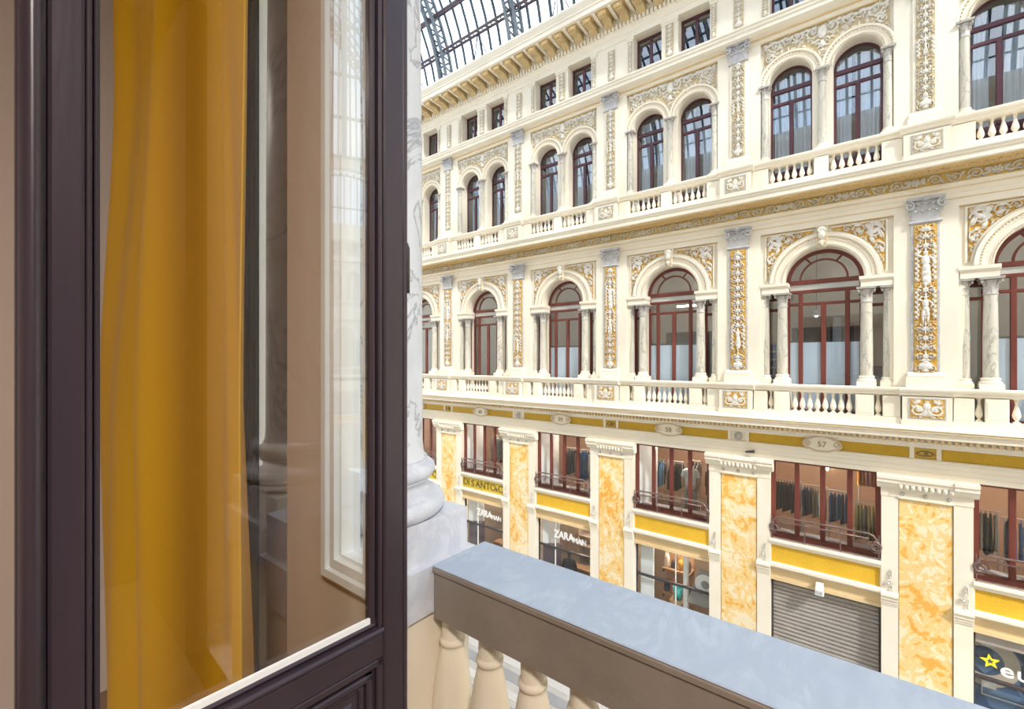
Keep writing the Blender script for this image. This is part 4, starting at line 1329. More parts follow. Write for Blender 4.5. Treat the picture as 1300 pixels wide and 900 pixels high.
for i, xb in enumerate(XB):
    for s in (-1, 1):
        xx = xb + s * CX2
        t = new_window('round-arched second-floor window, one of the pair above ' + SHOP[i], (xx, YW2, 4.9), 'second-floor pair above ' + SHOP[i])
        for n_, me_ in (('frame', w2_frame), ('transom', w2_t1), ('transom', w2_t2), ('meeting_stile', w2_m), ('pane', w2_panes[0]), ('pane', w2_panes[1]), ('pane', w2_panes[2]), ('pane', w2_fan)):
            part(t, n_, me_, (xx, 0, 0))
        for me_ in rg.choice(((cu_l, cu_r), (cu_l, cu_m), (cu_w,), (cu_l, cu_r))):
            o = link_obj('curtain', me_, (xx, 0, 0))
            tag(o, 'pale lace curtain in a second-floor window above ' + SHOP[i], 'curtain', 'second-floor lace curtains above ' + SHOP[i])

# ---- attic
YW3 = 15.30
a_frame = mesh(MB().box(-.50, -.43, YW3, YW3 + .06, 9.84, 11.24).box(.43, .50, YW3, YW3 + .06, 9.84, 11.24).box(-.43, .43, YW3, YW3 + .06, 11.12, 11.24).box(-.43, .43, YW3, YW3 + .06, 9.84, 9.92), 'frame', 'plum_wood')
a_m = mesh(MB().bevbox(-.05, .05, YW3 - .02, YW3 + .05, 9.92, 11.12, .012), 'meeting_stile', 'plum_wood')
a_p = pane_box(-.19, .19, 9.92, 11.12, YW3 + .02)
for i, xb in enumerate(XB):
    for s in (-1, 1):
        xx = xb + s * 0.765
        t = new_window('small square-headed attic window, one of the pair above ' + SHOP[i], (xx, YW3, 9.84), 'attic pair above ' + SHOP[i])
        part(t, 'frame', a_frame, (xx, 0, 0))
        part(t, 'meeting_stile', a_m, (xx, 0, 0))
        for q in (-1, 1):
            part(t, 'pane', a_p, (xx + q * 0.24, 0, 0))

# ---- mezzanine shop windows
YM = 15.10
m_frame = mesh(MB().box(-1.2475, -1.13, YM, YM + .08, -5.12, -2.86).box(1.13, 1.2475, YM, YM + .08, -5.12, -2.86).box(-1.13, 1.13, YM, YM + .08, -2.94, -2.86).box(-1.13, 1.13, YM, YM + .08, -5.12, -4.98), 'frame', 'red_wood')
m_mul = mesh(MB().bevbox(-.06, .06, YM - .02, YM + .06, -5.0, -2.92, .015), 'mullion', 'red_wood')
m_p = [pane_box(a, b_, -4.98, -2.94, YM + .03, 'clear_glass') for a, b_ in ((-1.13, -.66), (-.54, -.06), (.06, .54), (.66, 1.13))]
NAMES = {k: 'above ' + v for k, v in enumerate(SHOP)}
for i, xb in enumerate(XB):
    t = new_window('four-light mezzanine window with red-brown frame ' + NAMES[i], (xb, YM, -5.12))
    part(t, 'frame', m_frame, (xb, 0, 0))
    for q in (-.60, 0, .60):
        part(t, 'mullion', m_mul, (xb + q, 0, 0))
    for me_ in m_p:
        part(t, 'pane', me_, (xb, 0, 0))

# iron guard rails of the mezzanine windows
YR = 14.90
g = MB()
def top_path(dz, ins):
    pts = [(-1.20 + ins, YR, -4.78), (-1.17 + ins, YR, -4.62 + dz), (-1.08 + ins, YR, -4.50 + dz), (-0.98, YR, -4.47 + dz), (0.98, YR, -4.47 + dz), (1.08 - ins, YR, -4.50 + dz), (1.17 - ins, YR, -4.62 + dz), (1.20 - ins, YR, -4.78)]
    return pts
rail_top = mesh(MB().tube(top_path(0, 0), 0.026, 6), 'top_rail', 'iron_bronze')
rail_mid = mesh(MB().tube([(-1.0, YR, -4.80), (-0.99, YR, -4.60), (0.99, YR, -4.60), (1.0, YR, -4.80)], 0.020, 6), 'middle_rail', 'iron_bronze')
rail_bot = mesh(MB().tube([(-1.22, YR, -5.07), (1.22, YR, -5.07)], 0.016, 6), 'bottom_rail', 'iron_bronze')
sc_mb = MB()
pts = []
for k in range(22):
    a = PI / 2 + k / 21 * 3.2 * PI
    rr = 0.125 * (1 - 0.75 * k / 21)
    pts.append((rr * math.cos(a), YR - 0.01, -4.78 + rr * math.sin(a)))
sc_mb.tube(pts, [0.032 - 0.016 * k / 21 for k in range(22)], 6)
sc_mb.tube([(-.12, YR, -4.90), (-.05, YR, -4.93), (.05, YR, -4.93)], 0.014, 6)
sc_me = mesh(sc_mb, 'scroll', 'iron_bronze')
post_me = mesh(MB().tube([(0, YR, -5.10), (0, YR, -4.47)], 0.014, 6), 'post', 'iron_bronze')
scr_me = mesh(MB().box(-1.12, 1.12, YR + 0.01, YR + 0.016, -5.07, -4.60), 'mesh_panel', 'mesh_screen')
for i, xb in enumerate(XB):
    t = thing('iron_railing', 'iron guard rail with scrolled ends ' + NAMES[i], 'railing', (xb, YR, -5.1))
    for n_, me_ in (('top_rail', rail_top), ('middle_rail', rail_mid), ('bottom_rail', rail_bot), ('mesh_panel', scr_me)):
        part(t, n_, me_, (xb, 0, 0))
    part(t, 'scroll', sc_me, (xb - 1.13, 0, 0))
    o = part(t, 'scroll', sc_me, (xb + 1.13, 0, 0))
    o.scale = (-1, 1, 1)
    for q in (-1.2, -.4, .4, 1.2):
        part(t, 'post', post_me, (xb + q, 0, 0))

# ---- rooms behind the glass
inn = thing('wall_interior', 'rooms seen behind the windows of the opposite facade', None, (-9, 17.5, ZG), kind='structure')
def ip(name, mb, mat):
    return part(inn, name, mesh(mb, name, mat))
X0, X1 = -24.0, 8.0
ip('shop_back_wall', MB().box(X0, X1, 18.4, 18.6, -5.4, -2.7), 'peach_wall')
ip('shop_floor', MB().box(X0, X1, 15.35, 18.6, -5.5, -5.35), 'shop_floor')
ip('shop_ceiling', MB().box(X0, X1, 15.2, 18.6, -2.84, -2.70), 'peach_wall')
ip('office_back_wall', MB().box(X0, X1, 18.6, 18.8, -1.6, 3.8), 'office_grey')
ip('office_floor', MB().box(X0, X1, 15.42, 18.7, -1.6, -1.45), 'office_dark')
ip('office_ceiling', MB().box(X0, X1, 15.42, 18.7, 3.70, 3.85), 'office_grey')
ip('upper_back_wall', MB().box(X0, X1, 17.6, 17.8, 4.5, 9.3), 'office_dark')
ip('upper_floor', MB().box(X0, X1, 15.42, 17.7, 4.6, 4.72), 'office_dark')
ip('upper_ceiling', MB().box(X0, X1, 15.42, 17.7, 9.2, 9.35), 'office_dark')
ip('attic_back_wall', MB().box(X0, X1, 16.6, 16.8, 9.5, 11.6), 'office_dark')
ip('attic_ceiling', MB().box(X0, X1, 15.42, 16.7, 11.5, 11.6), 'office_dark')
ip('ground_back_wall', MB().box(X0, X1, 18.8, 19.0, ZG, -6.0), 'shop_beige')
ip('ground_ceiling', MB().box(X0, X1, 15.35, 18.9, -6.0, -5.8), 'shop_beige')
ip('ground_floor', MB().box(X0, X1, 15.3, 18.9, ZG - .02, ZG + .02), 'shop_floor')
for xp in XP:
    ip('partition', MB().box(xp - 0.06, xp + 0.06, 15.4, 18.5, -5.4, -2.8), 'peach_wall')
    ip('partition', MB().box(xp - 0.06, xp + 0.06, 15.4, 18.8, ZG, -6.0), 'shop_beige')
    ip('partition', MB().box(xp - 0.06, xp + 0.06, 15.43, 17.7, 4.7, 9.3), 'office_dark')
# white return panels at the left of some mezzanine windows
for i in (2, 3, 4):
    xb = XB[i]
    ip('white_panel', MB().add([(xb - 1.2, 15.22, -5.3), (xb - 0.78, 15.95, -5.3), (xb - 0.78, 15.95, -2.85), (xb - 1.2, 15.22, -2.85), (xb - 1.24, 15.26, -5.3), (xb - 0.82, 15.99, -5.3), (xb - 0.82, 15.99, -2.85), (xb - 1.24, 15.26, -2.85)],
       [(0, 1, 2, 3), (7, 6, 5, 4), (0, 3, 7, 4), (1, 5, 6, 2), (3, 2, 6, 7), (0, 4, 5, 1)]), 'white_paint')
# strip lights, plus unseen ceiling lamps and point lights added to brighten the rooms
lamp_me = mesh(MB().lathe([(0.0, 0.03), (0.07, 0.03), (0.085, 0.0), (0.085, -0.03), (0.0, -0.035)], 0, 0, 12), 'unseen_ceiling_lamp', 'lamp_warm')
strip_me2 = mesh(MB().box(-0.7, 0.7, -0.06, 0.06, -0.03, 0.03), 'strip_light', 'lamp_white')
for i, xb in enumerate(XB):
    for q in (-0.6, 0.6):
        part(inn, 'unseen_ceiling_lamp', lamp_me, (xb + q, 16.6, -2.88))
        part(inn, 'unseen_ceiling_lamp', lamp_me, (xb + q, 17.0, -6.04))
    for (yy, zz, en, c_) in ((16.3, -3.05, 55, (1.0, 0.86, 0.70)), (16.6, -6.4, 80, (1.0, 0.88, 0.75))):
        ld = bpy.data.lights.new('shop_fill', 'POINT')
        ld.energy = en
        ld.shadow_soft_size = 0.2
        ld.color = c_
        link_obj('shop_fill', ld, (xb, yy, zz))
    if i in (2, 3):
        part(inn, 'strip_light', strip_me2, (xb + 0.2, 17.2, 2.0))
    ld = bpy.data.lights.new('office_fill', 'POINT')
    ld.energy = 22
    ld.shadow_soft_size = 0.3
    ld.color = (1.0, 0.93, 0.82)
    link_obj('office_fill', ld, (xb + .4, 17.0, 2.6))

# office things glimpsed through first-floor windows
def simple(name, label, cat, mb, mat, at=(0, 0, 0), group=None):
    o = link_obj(name, mesh(mb, name, mat), at)
    return tag(o, label, cat, group)
xs = XB[1] - 1.18
t = thing('folder_shelf', 'narrow shelf of blue folders behind a side window, under plaque 57', 'shelf', (xs, 15.75, -0.72))
part(t, 'upright', mesh(MB().box(-.015, .015, 15.68, 15.70, -0.72, 0.62).box(-.2, -.18, 15.68, 15.9, -.72, .62).box(.18, .2, 15.68, 15.9, -.72, .62), 'upright', 'grey_metal'), (xs, 0, 0))
for k in range(6):
    part(t, 'shelf_board', mesh(MB().box(-.2, .2, 15.68, 15.92, -.70 + k * .24, -.685 + k * .24), 'shelf_board', 'grey_metal'), (xs, 0, 0))
for k in range(5):
    for q in (-.105, .105):
        o = link_obj('folder', mesh(MB().box(-.06, .06, 15.70, 15.9, -.68 + k * .24, -.50 + k * .24), 'folder', 'blue_folder'), (xs + q, 0, 0))
        tag(o, 'blue ring folder on the narrow shelf behind a side window', 'folder', 'blue folders on the shelf')
simple('storage_box', 'dark blue box on a sill behind a narrow side window', 'box', MB().box(-.10, .10, 15.55, 15.75, -.40, -.18).box(-.11, .11, 15.54, 15.76, -.20, -.16), 'cloth_navy', (XB[1] + 1.18, 0, 0))
simple('paper_stack', 'pale stack of papers under the dark blue box behind glass', 'papers', MB().box(-.09, .09, 15.56, 15.74, -.62, -.40).box(-.085, .095, 15.55, 15.73, -.52, -.50), 'white_paint', (XB[1] + 1.18, 0, 0))
t = thing('exit_sign', 'small green emergency exit sign glowing behind a narrow side window', 'sign', (XB[0] - 1.18, 16.6, 0.5))
part(t, 'sign_face', mesh(MB().box(-.09, .09, 16.60, 16.63, .52, .64), 'sign_face', 'exit_sign'), (XB[0] - 1.18, 0, 0))
part(t, 'pictogram', mesh(MB().box(-.03, .0, 16.593, 16.60, .54, .62).box(.0, .05, 16.593, 16.60, .56, .58), 'pictogram', 'letter_white'), (XB[0] - 1.18, 0, 0))
t = thing('pendant_lamp', 'small bright pendant lamp inside the first-floor office', 'lamp', (XB[1] - 0.25, 16.4, 1.3))
part(t, 'shade', mesh(MB().lathe([(0.02, 1.5), (0.05, 1.46), (0.10, 1.32), (0.095, 1.32), (0.0, 1.45)], 0, 0, 14), 'shade', 'white_metal'), (XB[1] - 0.25, 16.4, 0))
part(t, 'bulb', mesh(MB().lathe([(0.0, 1.28), (0.04, 1.31), (0.04, 1.36), (0.0, 1.40)], 0, 0, 10, cap=False), 'bulb', 'lamp_white'), (XB[1] - 0.25, 16.4, 0))
part(t, 'cord', mesh(MB().tube([(0, 0, 1.5), (0, 0, 3.7)], 0.008, 5), 'cord', 'dark_metal'), (XB[1] - 0.25, 16.4, 0))
mat_noise('monitor', (0.012, 0.013, 0.016), (0.02, 0.022, 0.026), 4, 0.3)
for i in (1, 2):
    t = thing('office_cabinet', 'dark office cabinet behind the frosted window ' + ('under which plaque 57 sits' if i == 1 else 'above plaque 58'), 'cabinet', (XB[i] - .1, 17.6, -1.45))
    part(t, 'body', mesh(MB().box(-.9, .9, 17.4, 17.9, -1.45, 1.05), 'body', 'office_dark'), (XB[i] - .1, 0, 0))
    for q in (-.45, .45):
        d_ = part(t, 'door', mesh(MB().bevbox(-.43, .43, 17.37, 17.4, -1.35, 0.98, .01), 'door', 'monitor'), (XB[i] - .1 + q, 0, 0))
        part(d_, 'handle', mesh(MB().tube([(-q * .75, 17.35, .2), (-q * .75, 17.35, .4)], .012, 6), 'handle', 'grey_metal'), (XB[i] - .1 + q, 0, 0))

# ================================================================== PLAQUES AND SIGNS
def plaque_outline(w, h):
    pts = []
    for k in range(48):
        a = 2 * PI * k / 48
        c, s = math.cos(a), math.sin(a)
        x = (abs(c) ** 0.55) * (1 if c > 0 else -1) * w
        z = (abs(s) ** 0.75) * (1 if s > 0 else -1) * h
        x *= 1 + 0.05 * math.cos(4 * a)
        z *= 1 + 0.20 * math.exp(-(c / 0.28) ** 2) - 0.06 * math.cos(6 * a)
        pts.append((x, z))
    return pts
def plaque(num, xb):
    t = thing('number_plaque', ('scrolled plaque %s on the gold frieze above %s' % (num, SHOP[XB.index(xb)])) if num else 'scrolled stone plaque at the far end of the gold frieze, beside the marble column', 'plaque', (xb, 14.87, -2.275))
    o_ = plaque_outline(0.41, 0.155)
    mb = MB()
    n_ = len(o_)
    mb.add([(x, 14.83, z) for x, z in o_] + [(x, 14.91, z) for x, z in o_], [tuple(range(n_))] + [(i, (i + 1) % n_, n_ + (i + 1) % n_, n_ + i) for i in range(n_)])
    part(t, 'body', mesh(mb, 'body', 'cream_plaster'), (xb, 0, -2.275))
    ring = MB().tube([(x, 14.83, z) for x, z in o_] + [(o_[0][0], 14.83, o_[0][1])], 0.022, 6)
    for s in (-1, 1):
        pts = []
        for k in range(14):
            a = k / 13 * 2.4 * PI
            rr = 0.085 * (1 - .7 * k / 13)
            pts.append((s * (0.33 + rr * math.cos(a)), 14.82, rr * math.sin(a)))
        ring.tube(pts, 0.018, 6)
    part(t, 'scrolled_border', mesh(ring, 'scrolled_border', 'bead_plaster'), (xb, 0, -2.275))
    if num:
        part(t, 'number', text_mesh(num, 0.21, 'letter_gold', 0.006, 'number', 0.0), (xb, 14.822, -2.285), RX90)
for num, i in (('57', 1), ('58', 2), ('59', 3), ('60', 4)):
    plaque(num, XB[i])
plaque('', XB[5])

t = thing('sign_lettering', 'dark capitals DI SANTO & C on the gold band below a mezzanine window', 'sign', (XB[4], 14.97, -5.55))
for ch, x in zip('DISANTO', (-1.02, -.82, -.58, -.27, .04, .33, .62)):
    part(t, 'letter', text_mesh(ch, 0.42, 'letter_brown', 0.01, 'letter', 0.0), (XB[4] + x, 14.972, -5.555), RX90)
part(t, 'letter', text_mesh('&', 0.20, 'letter_brown', 0.01, 'letter', 0.0), (XB[4] + .83, 14.972, -5.61), RX90)
part(t, 'letter', text_mesh('C', 0.42, 'letter_brown', 0.01, 'letter', 0.0), (XB[4] + 1.04, 14.972, -5.555), RX90)
o = tag(link_obj('sign_letter', text_mesh('C', 0.42, 'letter_brown', 0.01, 'letter', 0.0), (XB[5] + 1.0, 14.972, -5.555), None, RX90), 'single dark capital C at the end of the last gold band', 'sign')

# ---- ground-floor shop fronts
mat_noise('poster_grey', (0.24, 0.23, 0.22), (0.29, 0.28, 0.26), 2, 0.5)
m, nt, b = new_mat('blue_poster')
v = world_coords(nt, (1.2, 1, 1.2))
vo = nt.nodes.new('ShaderNodeTexVoronoi')
vo.inputs['Scale'].default_value = 1.9
link(nt, v, vo.inputs['Vector'])
link(nt, ramp(nt, vo.outputs['Color'], [(0.2, (0.012, 0.025, 0.07)), (0.5, (0.03, 0.07, 0.17)), (0.85, (0.12, 0.22, 0.36))]), b.inputs['Base Color'])
b.inputs['Roughness'].default_value = 0.3
YS = 15.16
def shop_window(i, name_lbl, posts=(), mat='clear_glass'):
    xb = XB[i]
    t = new_window(name_lbl, (xb, YS, ZG))
    fr_ = MB().box(-1.2475, -1.19, YS, YS + .06, ZG, -6.33).box(1.19, 1.2475, YS, YS + .06, ZG, -6.33).box(-1.19, 1.19, YS, YS + .06, -6.40, -6.33)
    part(t, 'frame', mesh(fr_, 'frame', 'dark_metal'), (xb, 0, 0))
    part(t, 'transom', mesh(MB().bevbox(-1.19, 1.19, YS - .02, YS + .05, -7.46, -7.38, .01), 'transom', 'dark_metal'), (xb, 0, 0))
    xs_ = [-1.19] + list(posts) + [1.19]
    for a, b_ in zip(xs_[:-1], xs_[1:]):
        for z0, z1 in ((-7.38, -6.40), (ZG + .3, -7.46)):
            part(t, 'pane', pane_box(a + .008, b_ - .008, z0, z1, YS + .02, mat), (xb, 0, 0))
    for p_ in posts:
        part(t, 'glazing_bar', mesh(MB().box(p_ - .012, p_ + .012, YS, YS + .05, ZG, -6.4), 'glazing_bar', 'white_metal'), (xb, 0, 0))
    part(t, 'stall_riser', mesh(MB().box(-1.19, 1.19, YS - .02, YS + .08, ZG, ZG + .3), 'stall_riser', 'dark_plum'), (xb, 0, 0))
    return t
shop_window(3, 'menswear shop window with white lettering, below the plain gold band of plaque 59', (-0.45,))
shop_window(4, 'menswear shop window with white lettering, below the dark-lettered gold band', (-0.45,))
shop_window(2, 'shop window with white posts and grey poster, below plaque 58', (0.12,))
shop_window(0, 'dark blue shop window with a yellow star and white letters')
shop_window(5, 'last shop window behind the marble column base')
for i, wh in ((3, 'below plaque 59'), (4, 'under the dark-lettered gold band')):
    t = thing('shop_lettering', 'white lettering ZARA MAN on the shop glass ' + wh, 'sign', (XB[i], YS - .01, -6.9))
    part(t, 'word', text_mesh('ZARA', 0.40, 'letter_white', 0.008, 'word', 0.012, 'CENTER', 0.85), (XB[i] - .05, YS - .012, -6.86), RX90)
    part(t, 'word', text_mesh('MAN', 0.26, 'letter_white', 0.008, 'word', 0.012), (XB[i] + .66, YS - .012, -6.92), RX90)
    tag(link_obj('display_screen', mesh(MB().add([(-1.15, 15.3, -7.46), (-.62, 15.75, -7.46), (-.62, 15.75, -6.1), (-1.15, 15.3, -6.1), (-1.18, 15.36, -7.46), (-.65, 15.81, -7.46), (-.65, 15.81, -6.1), (-1.18, 15.36, -6.1)], [(0, 1, 2, 3), (7, 6, 5, 4), (0, 3, 7, 4), (1, 5, 6, 2), (3, 2, 6, 7), (0, 4, 5, 1)]), 'display_screen', 'white_paint'), (XB[i], 0, 0)),
        'tall pale display panel inside the menswear shop ' + wh, 'panel')
    tag(link_obj('display_plinth', mesh(MB().bevbox(-1.1, -.5, 15.25, 15.7, ZG + .02, -7.50, .02).box(-1.12, -.48, 15.24, 15.71, -7.50, -7.46), 'display_plinth', 'dark_plum'), (XB[i], 0, 0)),
        'dark plum display plinth inside the menswear shop ' + wh, 'plinth')
    for k, (dx, dy, w_, h_, mt) in enumerate(((0.1, 16.6, .5, 1.9, 'oak'), (.85, 17.2, .45, 2.6, 'peach_wall'), (-.1, 17.8, .6, 3.2, 'shop_beige'))):
        tt = thing('display_unit', ('low oak display unit', 'tall peach display unit', 'tall beige wall unit')[k] + ' in the menswear shop ' + wh, 'shelf', (XB[i] + dx, dy, ZG + .02))
        part(tt, 'carcass', mesh(MB().box(-w_, w_, dy, dy + .04, ZG + .02, ZG + h_).box(-w_, -w_ + .03, dy - .4, dy, ZG + .02, ZG + h_).box(w_ - .03, w_, dy - .4, dy, ZG + .02, ZG + h_), 'carcass', mt), (XB[i] + dx, 0, 0))
        nsh = int(h_ / .45) + 1
        for q in range(nsh):
            zz = ZG + .1 + q * (h_ - .12) / (nsh - 1)
            part(tt, 'shelf_board', mesh(MB().box(-w_, w_, dy - .4, dy, zz, zz + .03), 'shelf_board', mt), (XB[i] + dx, 0, 0))
    lm = mesh(MB().lathe([(0.0, 0.12), (0.05, 0.11), (0.30, 0.0), (0.28, 0.0), (0.0, 0.09)], 0, 0, 20), 'shade', 'white_metal')
    tt = thing('hanging_lamp', 'wide round hanging lamp inside the menswear shop ' + wh, 'lamp', (XB[i] + .6, 16.9, -7.0))
    part(tt, 'shade', lm, (XB[i] + .6, 16.9, -7.05))
    part(tt, 'cord', mesh(MB().tube([(0, 0, .1), (0, 0, 1.0)], .008, 5), 'cord', 'dark_metal'), (XB[i] + .6, 16.9, -7.05))

# shop below plaque 58: white posts, poster, shelves with boxes
tag(link_obj('display_post', mesh(MB().bevbox(-.07, .07, 15.5, 15.64, ZG, -6.05, .01).box(-.1, .1, 15.47, 15.67, ZG, ZG + .1), 'display_post', 'white_paint'), (XB[2] + .33, 0, 0)), 'white square post inside the shop window below plaque 58', 'post')
tag(link_obj('white_screen', mesh(MB().bevbox(-1.16, -.72, 15.34, 15.40, ZG, -6.2, .01).box(-.74, -.70, 15.32, 15.42, ZG, -6.2), 'white_screen', 'white_paint'), (XB[2], 0, 0)), 'white side panel inside the shop window below plaque 58', 'panel')
t = thing('window_poster', 'grey poster with one large white round letter in the shop window', 'poster', (XB[2] + .95, 15.3, -7.2))
part(t, 'sheet', mesh(MB().add([(-.52, 15.30, -7.95), (.26, 15.30, -7.95), (.26, 15.30, -6.75), (-.10, 15.30, -6.75), (-.52, 15.31, -7.95), (.26, 15.31, -7.95), (.26, 15.31, -6.75), (-.10, 15.31, -6.75)], [(0, 1, 2, 3), (7, 6, 5, 4), (0, 3, 7, 4), (1, 5, 6, 2), (3, 2, 6, 7), (0, 4, 5, 1)]), 'sheet', 'poster_grey'), (XB[2] + .95, 0, 0))
part(t, 'letter', mesh(MB().arc([(0.13, 15.295), (0.13, 15.288), (0.32, 15.288), (0.32, 15.295)], 0, 0, 0, 2 * PI, 30), 'letter', 'letter_white'), (XB[2] + 1.02, 0, -7.22))
for k in range(3):
    tt = thing('product_shelf', ('lowest', 'middle', 'topmost')[k] + ' oak shelf of goods in the shop below plaque 58', 'shelf', (XB[2] - .3, 16.6, ZG + 1.0 + k * .9))
    part(tt, 'board', mesh(MB().box(-.5, .5, 16.4, 16.9, ZG + 1.0 + k * .9, ZG + 1.05 + k * .9), 'board', 'oak'), (XB[2] - .3, 0, 0))
    part(tt, 'back', mesh(MB().box(-.5, .5, 16.9, 16.94, ZG + 1.0 + k * .9, ZG + 1.9 + k * .9), 'back', 'oak'), (XB[2] - .3, 0, 0))
    for q in (-.45, .45):
        part(tt, 'bracket', mesh(MB().box(q - .02, q + .02, 16.42, 16.9, ZG + .9 + k * .9, ZG + 1.0 + k * .9), 'bracket', 'dark_metal'), (XB[2] - .3, 0, 0))
    for q in range(4):
        c_ = ('mustard', 'black', 'cream', 'rust', 'navy', 'taupe')[(k * 4 + q * 5) % 6]
        hh = .22 + .12 * ((k + q) % 3)
        bg = MB().lathe([(0.0, 0), (.09, 0), (.11, .05), (.10, hh * .7), (.06, hh), (.04, hh), (0.0, hh * .98)], 0, 0, 10)
        bg.tube([(-.06, 0, hh * .9), (-.04, 0, hh * 1.25), (.04, 0, hh * 1.25), (.06, 0, hh * .9)], .012, 5)
        tag(link_obj('handbag', mesh(bg, 'handbag', 'cloth_' + c_), (XB[2] - .68 + q * .25, 16.62, ZG + 1.05 + k * .9)), '%s bag on the %s shelf of the shop below plaque 58' % (c_, ('lowest', 'middle', 'topmost')[k]), 'bag', 'bags on the shop shelves')
tag(link_obj('storage_bin', mesh(MB().lathe([(0.0, 0), (.13, 0), (.17, .4), (.15, .4), (.12, .03), (0, .03)], 0, 0, 16), 'storage_bin', 'teal'), (XB[2] + .02, 15.7, -8.15)), 'teal bin standing in the shop window below plaque 58', 'bin')
tag(link_obj('bin_stand', mesh(MB().box(-.2, .2, 15.5, 15.9, ZG + .02, -8.15).box(-.22, .22, 15.48, 15.92, -8.17, -8.151), 'bin_stand', 'oak'), (XB[2] + .02, 0, 0)), 'oak stand under the teal bin in the shop window', 'stand')

# roller shutter
xb = XB[1]
t = thing('roller_shutter', 'closed grey roller shutter of horizontal slats under plaque 57', 'shutter', (xb, 15.2, ZG))
mb = MB()
z = ZG
while z < -6.36:
    mb.sweep_x([(15.24, z), (15.205, z + .012), (15.188, z + .055), (15.205, z + .098), (15.24, z + .11)], -1.22, 1.22)
    z += .113
sl = part(t, 'slat_curtain', mesh(mb, 'slat_curtain', 'shutter_metal'), (xb, 0, 0))
for s in (-1, 1):
    part(t, 'guide_rail', mesh(MB().box(s * 1.222 - .025, s * 1.222 + .025, 15.16, 15.26, ZG, -6.33), 'guide_rail', 'dark_metal'), (xb, 0, 0))
part(t, 'bottom_bar', mesh(MB().bevbox(-1.22, 1.22, 15.18, 15.25, ZG + .01, ZG + .1, .01), 'bottom_bar', 'shutter_metal'), (xb, 0, 0))
t = thing('wall_lamp', 'small white box lamp hanging over the roller shutter', 'lamp', (xb - .05, 14.80, -6.30))
part(t, 'bracket', mesh(MB().box(-.05, .05, 14.80, 15.02, -6.14, -6.08), 'bracket', 'grey_metal'), (xb - .05, 0, 0))
part(t, 'housing', mesh(MB().add([(-.10, 14.72, -6.34), (.10, 14.72, -6.34), (.10, 14.94, -6.34), (-.10, 14.94, -6.34), (-.085, 14.78, -6.06), (.085, 14.78, -6.06), (.085, 14.94, -6.06), (-.085, 14.94, -6.06)], [(0, 3, 2, 1), (4, 5, 6, 7), (0, 1, 5, 4), (1, 2, 6, 5), (2, 3, 7, 6), (3, 0, 4, 7)]), 'housing', 'white_metal'), (xb - .05, 0, 0))
part(t, 'grille', mesh(MB().box(-.075, -.015, 14.715, 14.74, -6.31, -6.22).box(.015, .075, 14.715, 14.74, -6.31, -6.22), 'grille', 'grey_metal'), (xb - .05, 0, 0))

# star shop
xb = XB[0]
t = thing('shop_backdrop', 'blue faceted backdrop poster behind the star shop window', 'poster', (xb, 15.5, ZG))
part(t, 'sheet', mesh(MB().box(-1.2, 1.2, 15.50, 15.53, ZG + .6, -6.4), 'sheet', 'blue_poster'), (xb, 0, 0))
part(t, 'picture_ring', mesh(MB().arc([(.34, 15.495), (.34, 15.48), (.60, 15.48), (.60, 15.495)], 0, 0, 0, 2 * PI, 36), 'picture_ring', 'office_grey'), (xb - 1.0, 0, -7.15))
part(t, 'price_card', mesh(MB().box(-.12, .12, 15.40, 15.41, -.12, .12), 'price_card', 'blind_strip'), (xb - .95, 0, -6.65))
part(t, 'price_card', mesh(MB().box(-.12, .12, 15.40, 15.41, -.12, .12), 'price_card', 'blind_strip'), (xb - .93, 0, -7.62))
part(t, 'frame', mesh(MB().box(-.45, .45, 15.44, 15.46, -.20, -.18).box(-.45, .45, 15.44, 15.46, .18, .20).box(-.45, -.43, 15.44, 15.46, -.2, .2).box(.43, .45, 15.44, 15.46, -.2, .2), 'frame', 'grey_metal'), (xb - .6, 0, -7.75))
tag(link_obj('shop_awning_box', mesh(MB().bevbox(-1.19, 1.19, 15.10, 15.4, -6.56, -6.335, .02).box(-1.19, 1.19, 15.08, 15.11, -6.58, -6.53), 'shop_awning_box', 'shutter_metal'), (xb, 0, 0)), 'grey shutter housing above the star shop window', 'shutter box')
t = thing('shop_lettering', 'yellow star and white letters eu on the blue shop glass', 'sign', (2.3, YS - .01, -7.1))
st = []
for k in range(10):
    a = PI / 2 + k * PI / 5 + .15
    r_ = .17 if k % 2 == 0 else .075
    st.append((r_ * math.cos(a), r_ * math.sin(a)))
mb = MB()
mb.add([(x, YS - .03, z) for x, z in st] + [(x * .45, YS - .03, z * .45) for x, z in st] + [(x, YS - .005, z) for x, z in st] + [(x * .45, YS - .005, z * .45) for x, z in st],
       [(i, (i + 1) % 10, 10 + (i + 1) % 10, 10 + i) for i in range(10)] + [(i, (i + 1) % 10, 20 + (i + 1) % 10, 20 + i) for i in range(10)] + [(10 + i, 10 + (i + 1) % 10, 30 + (i + 1) % 10, 30 + i) for i in range(10)])
part(t, 'star', mesh(mb, 'star', 'star_yellow'), (2.13, 0, -6.98))
part(t, 'letter', text_mesh('e', 0.44, 'letter_white', .01, 'letter', .004, 'CENTER', 1.15), (2.40, YS - .012, -7.10), RX90)
part(t, 'letter', text_mesh('u', 0.44, 'letter_white', .01, 'letter', .004, 'CENTER', 1.1), (2.66, YS - .012, -7.10), RX90)

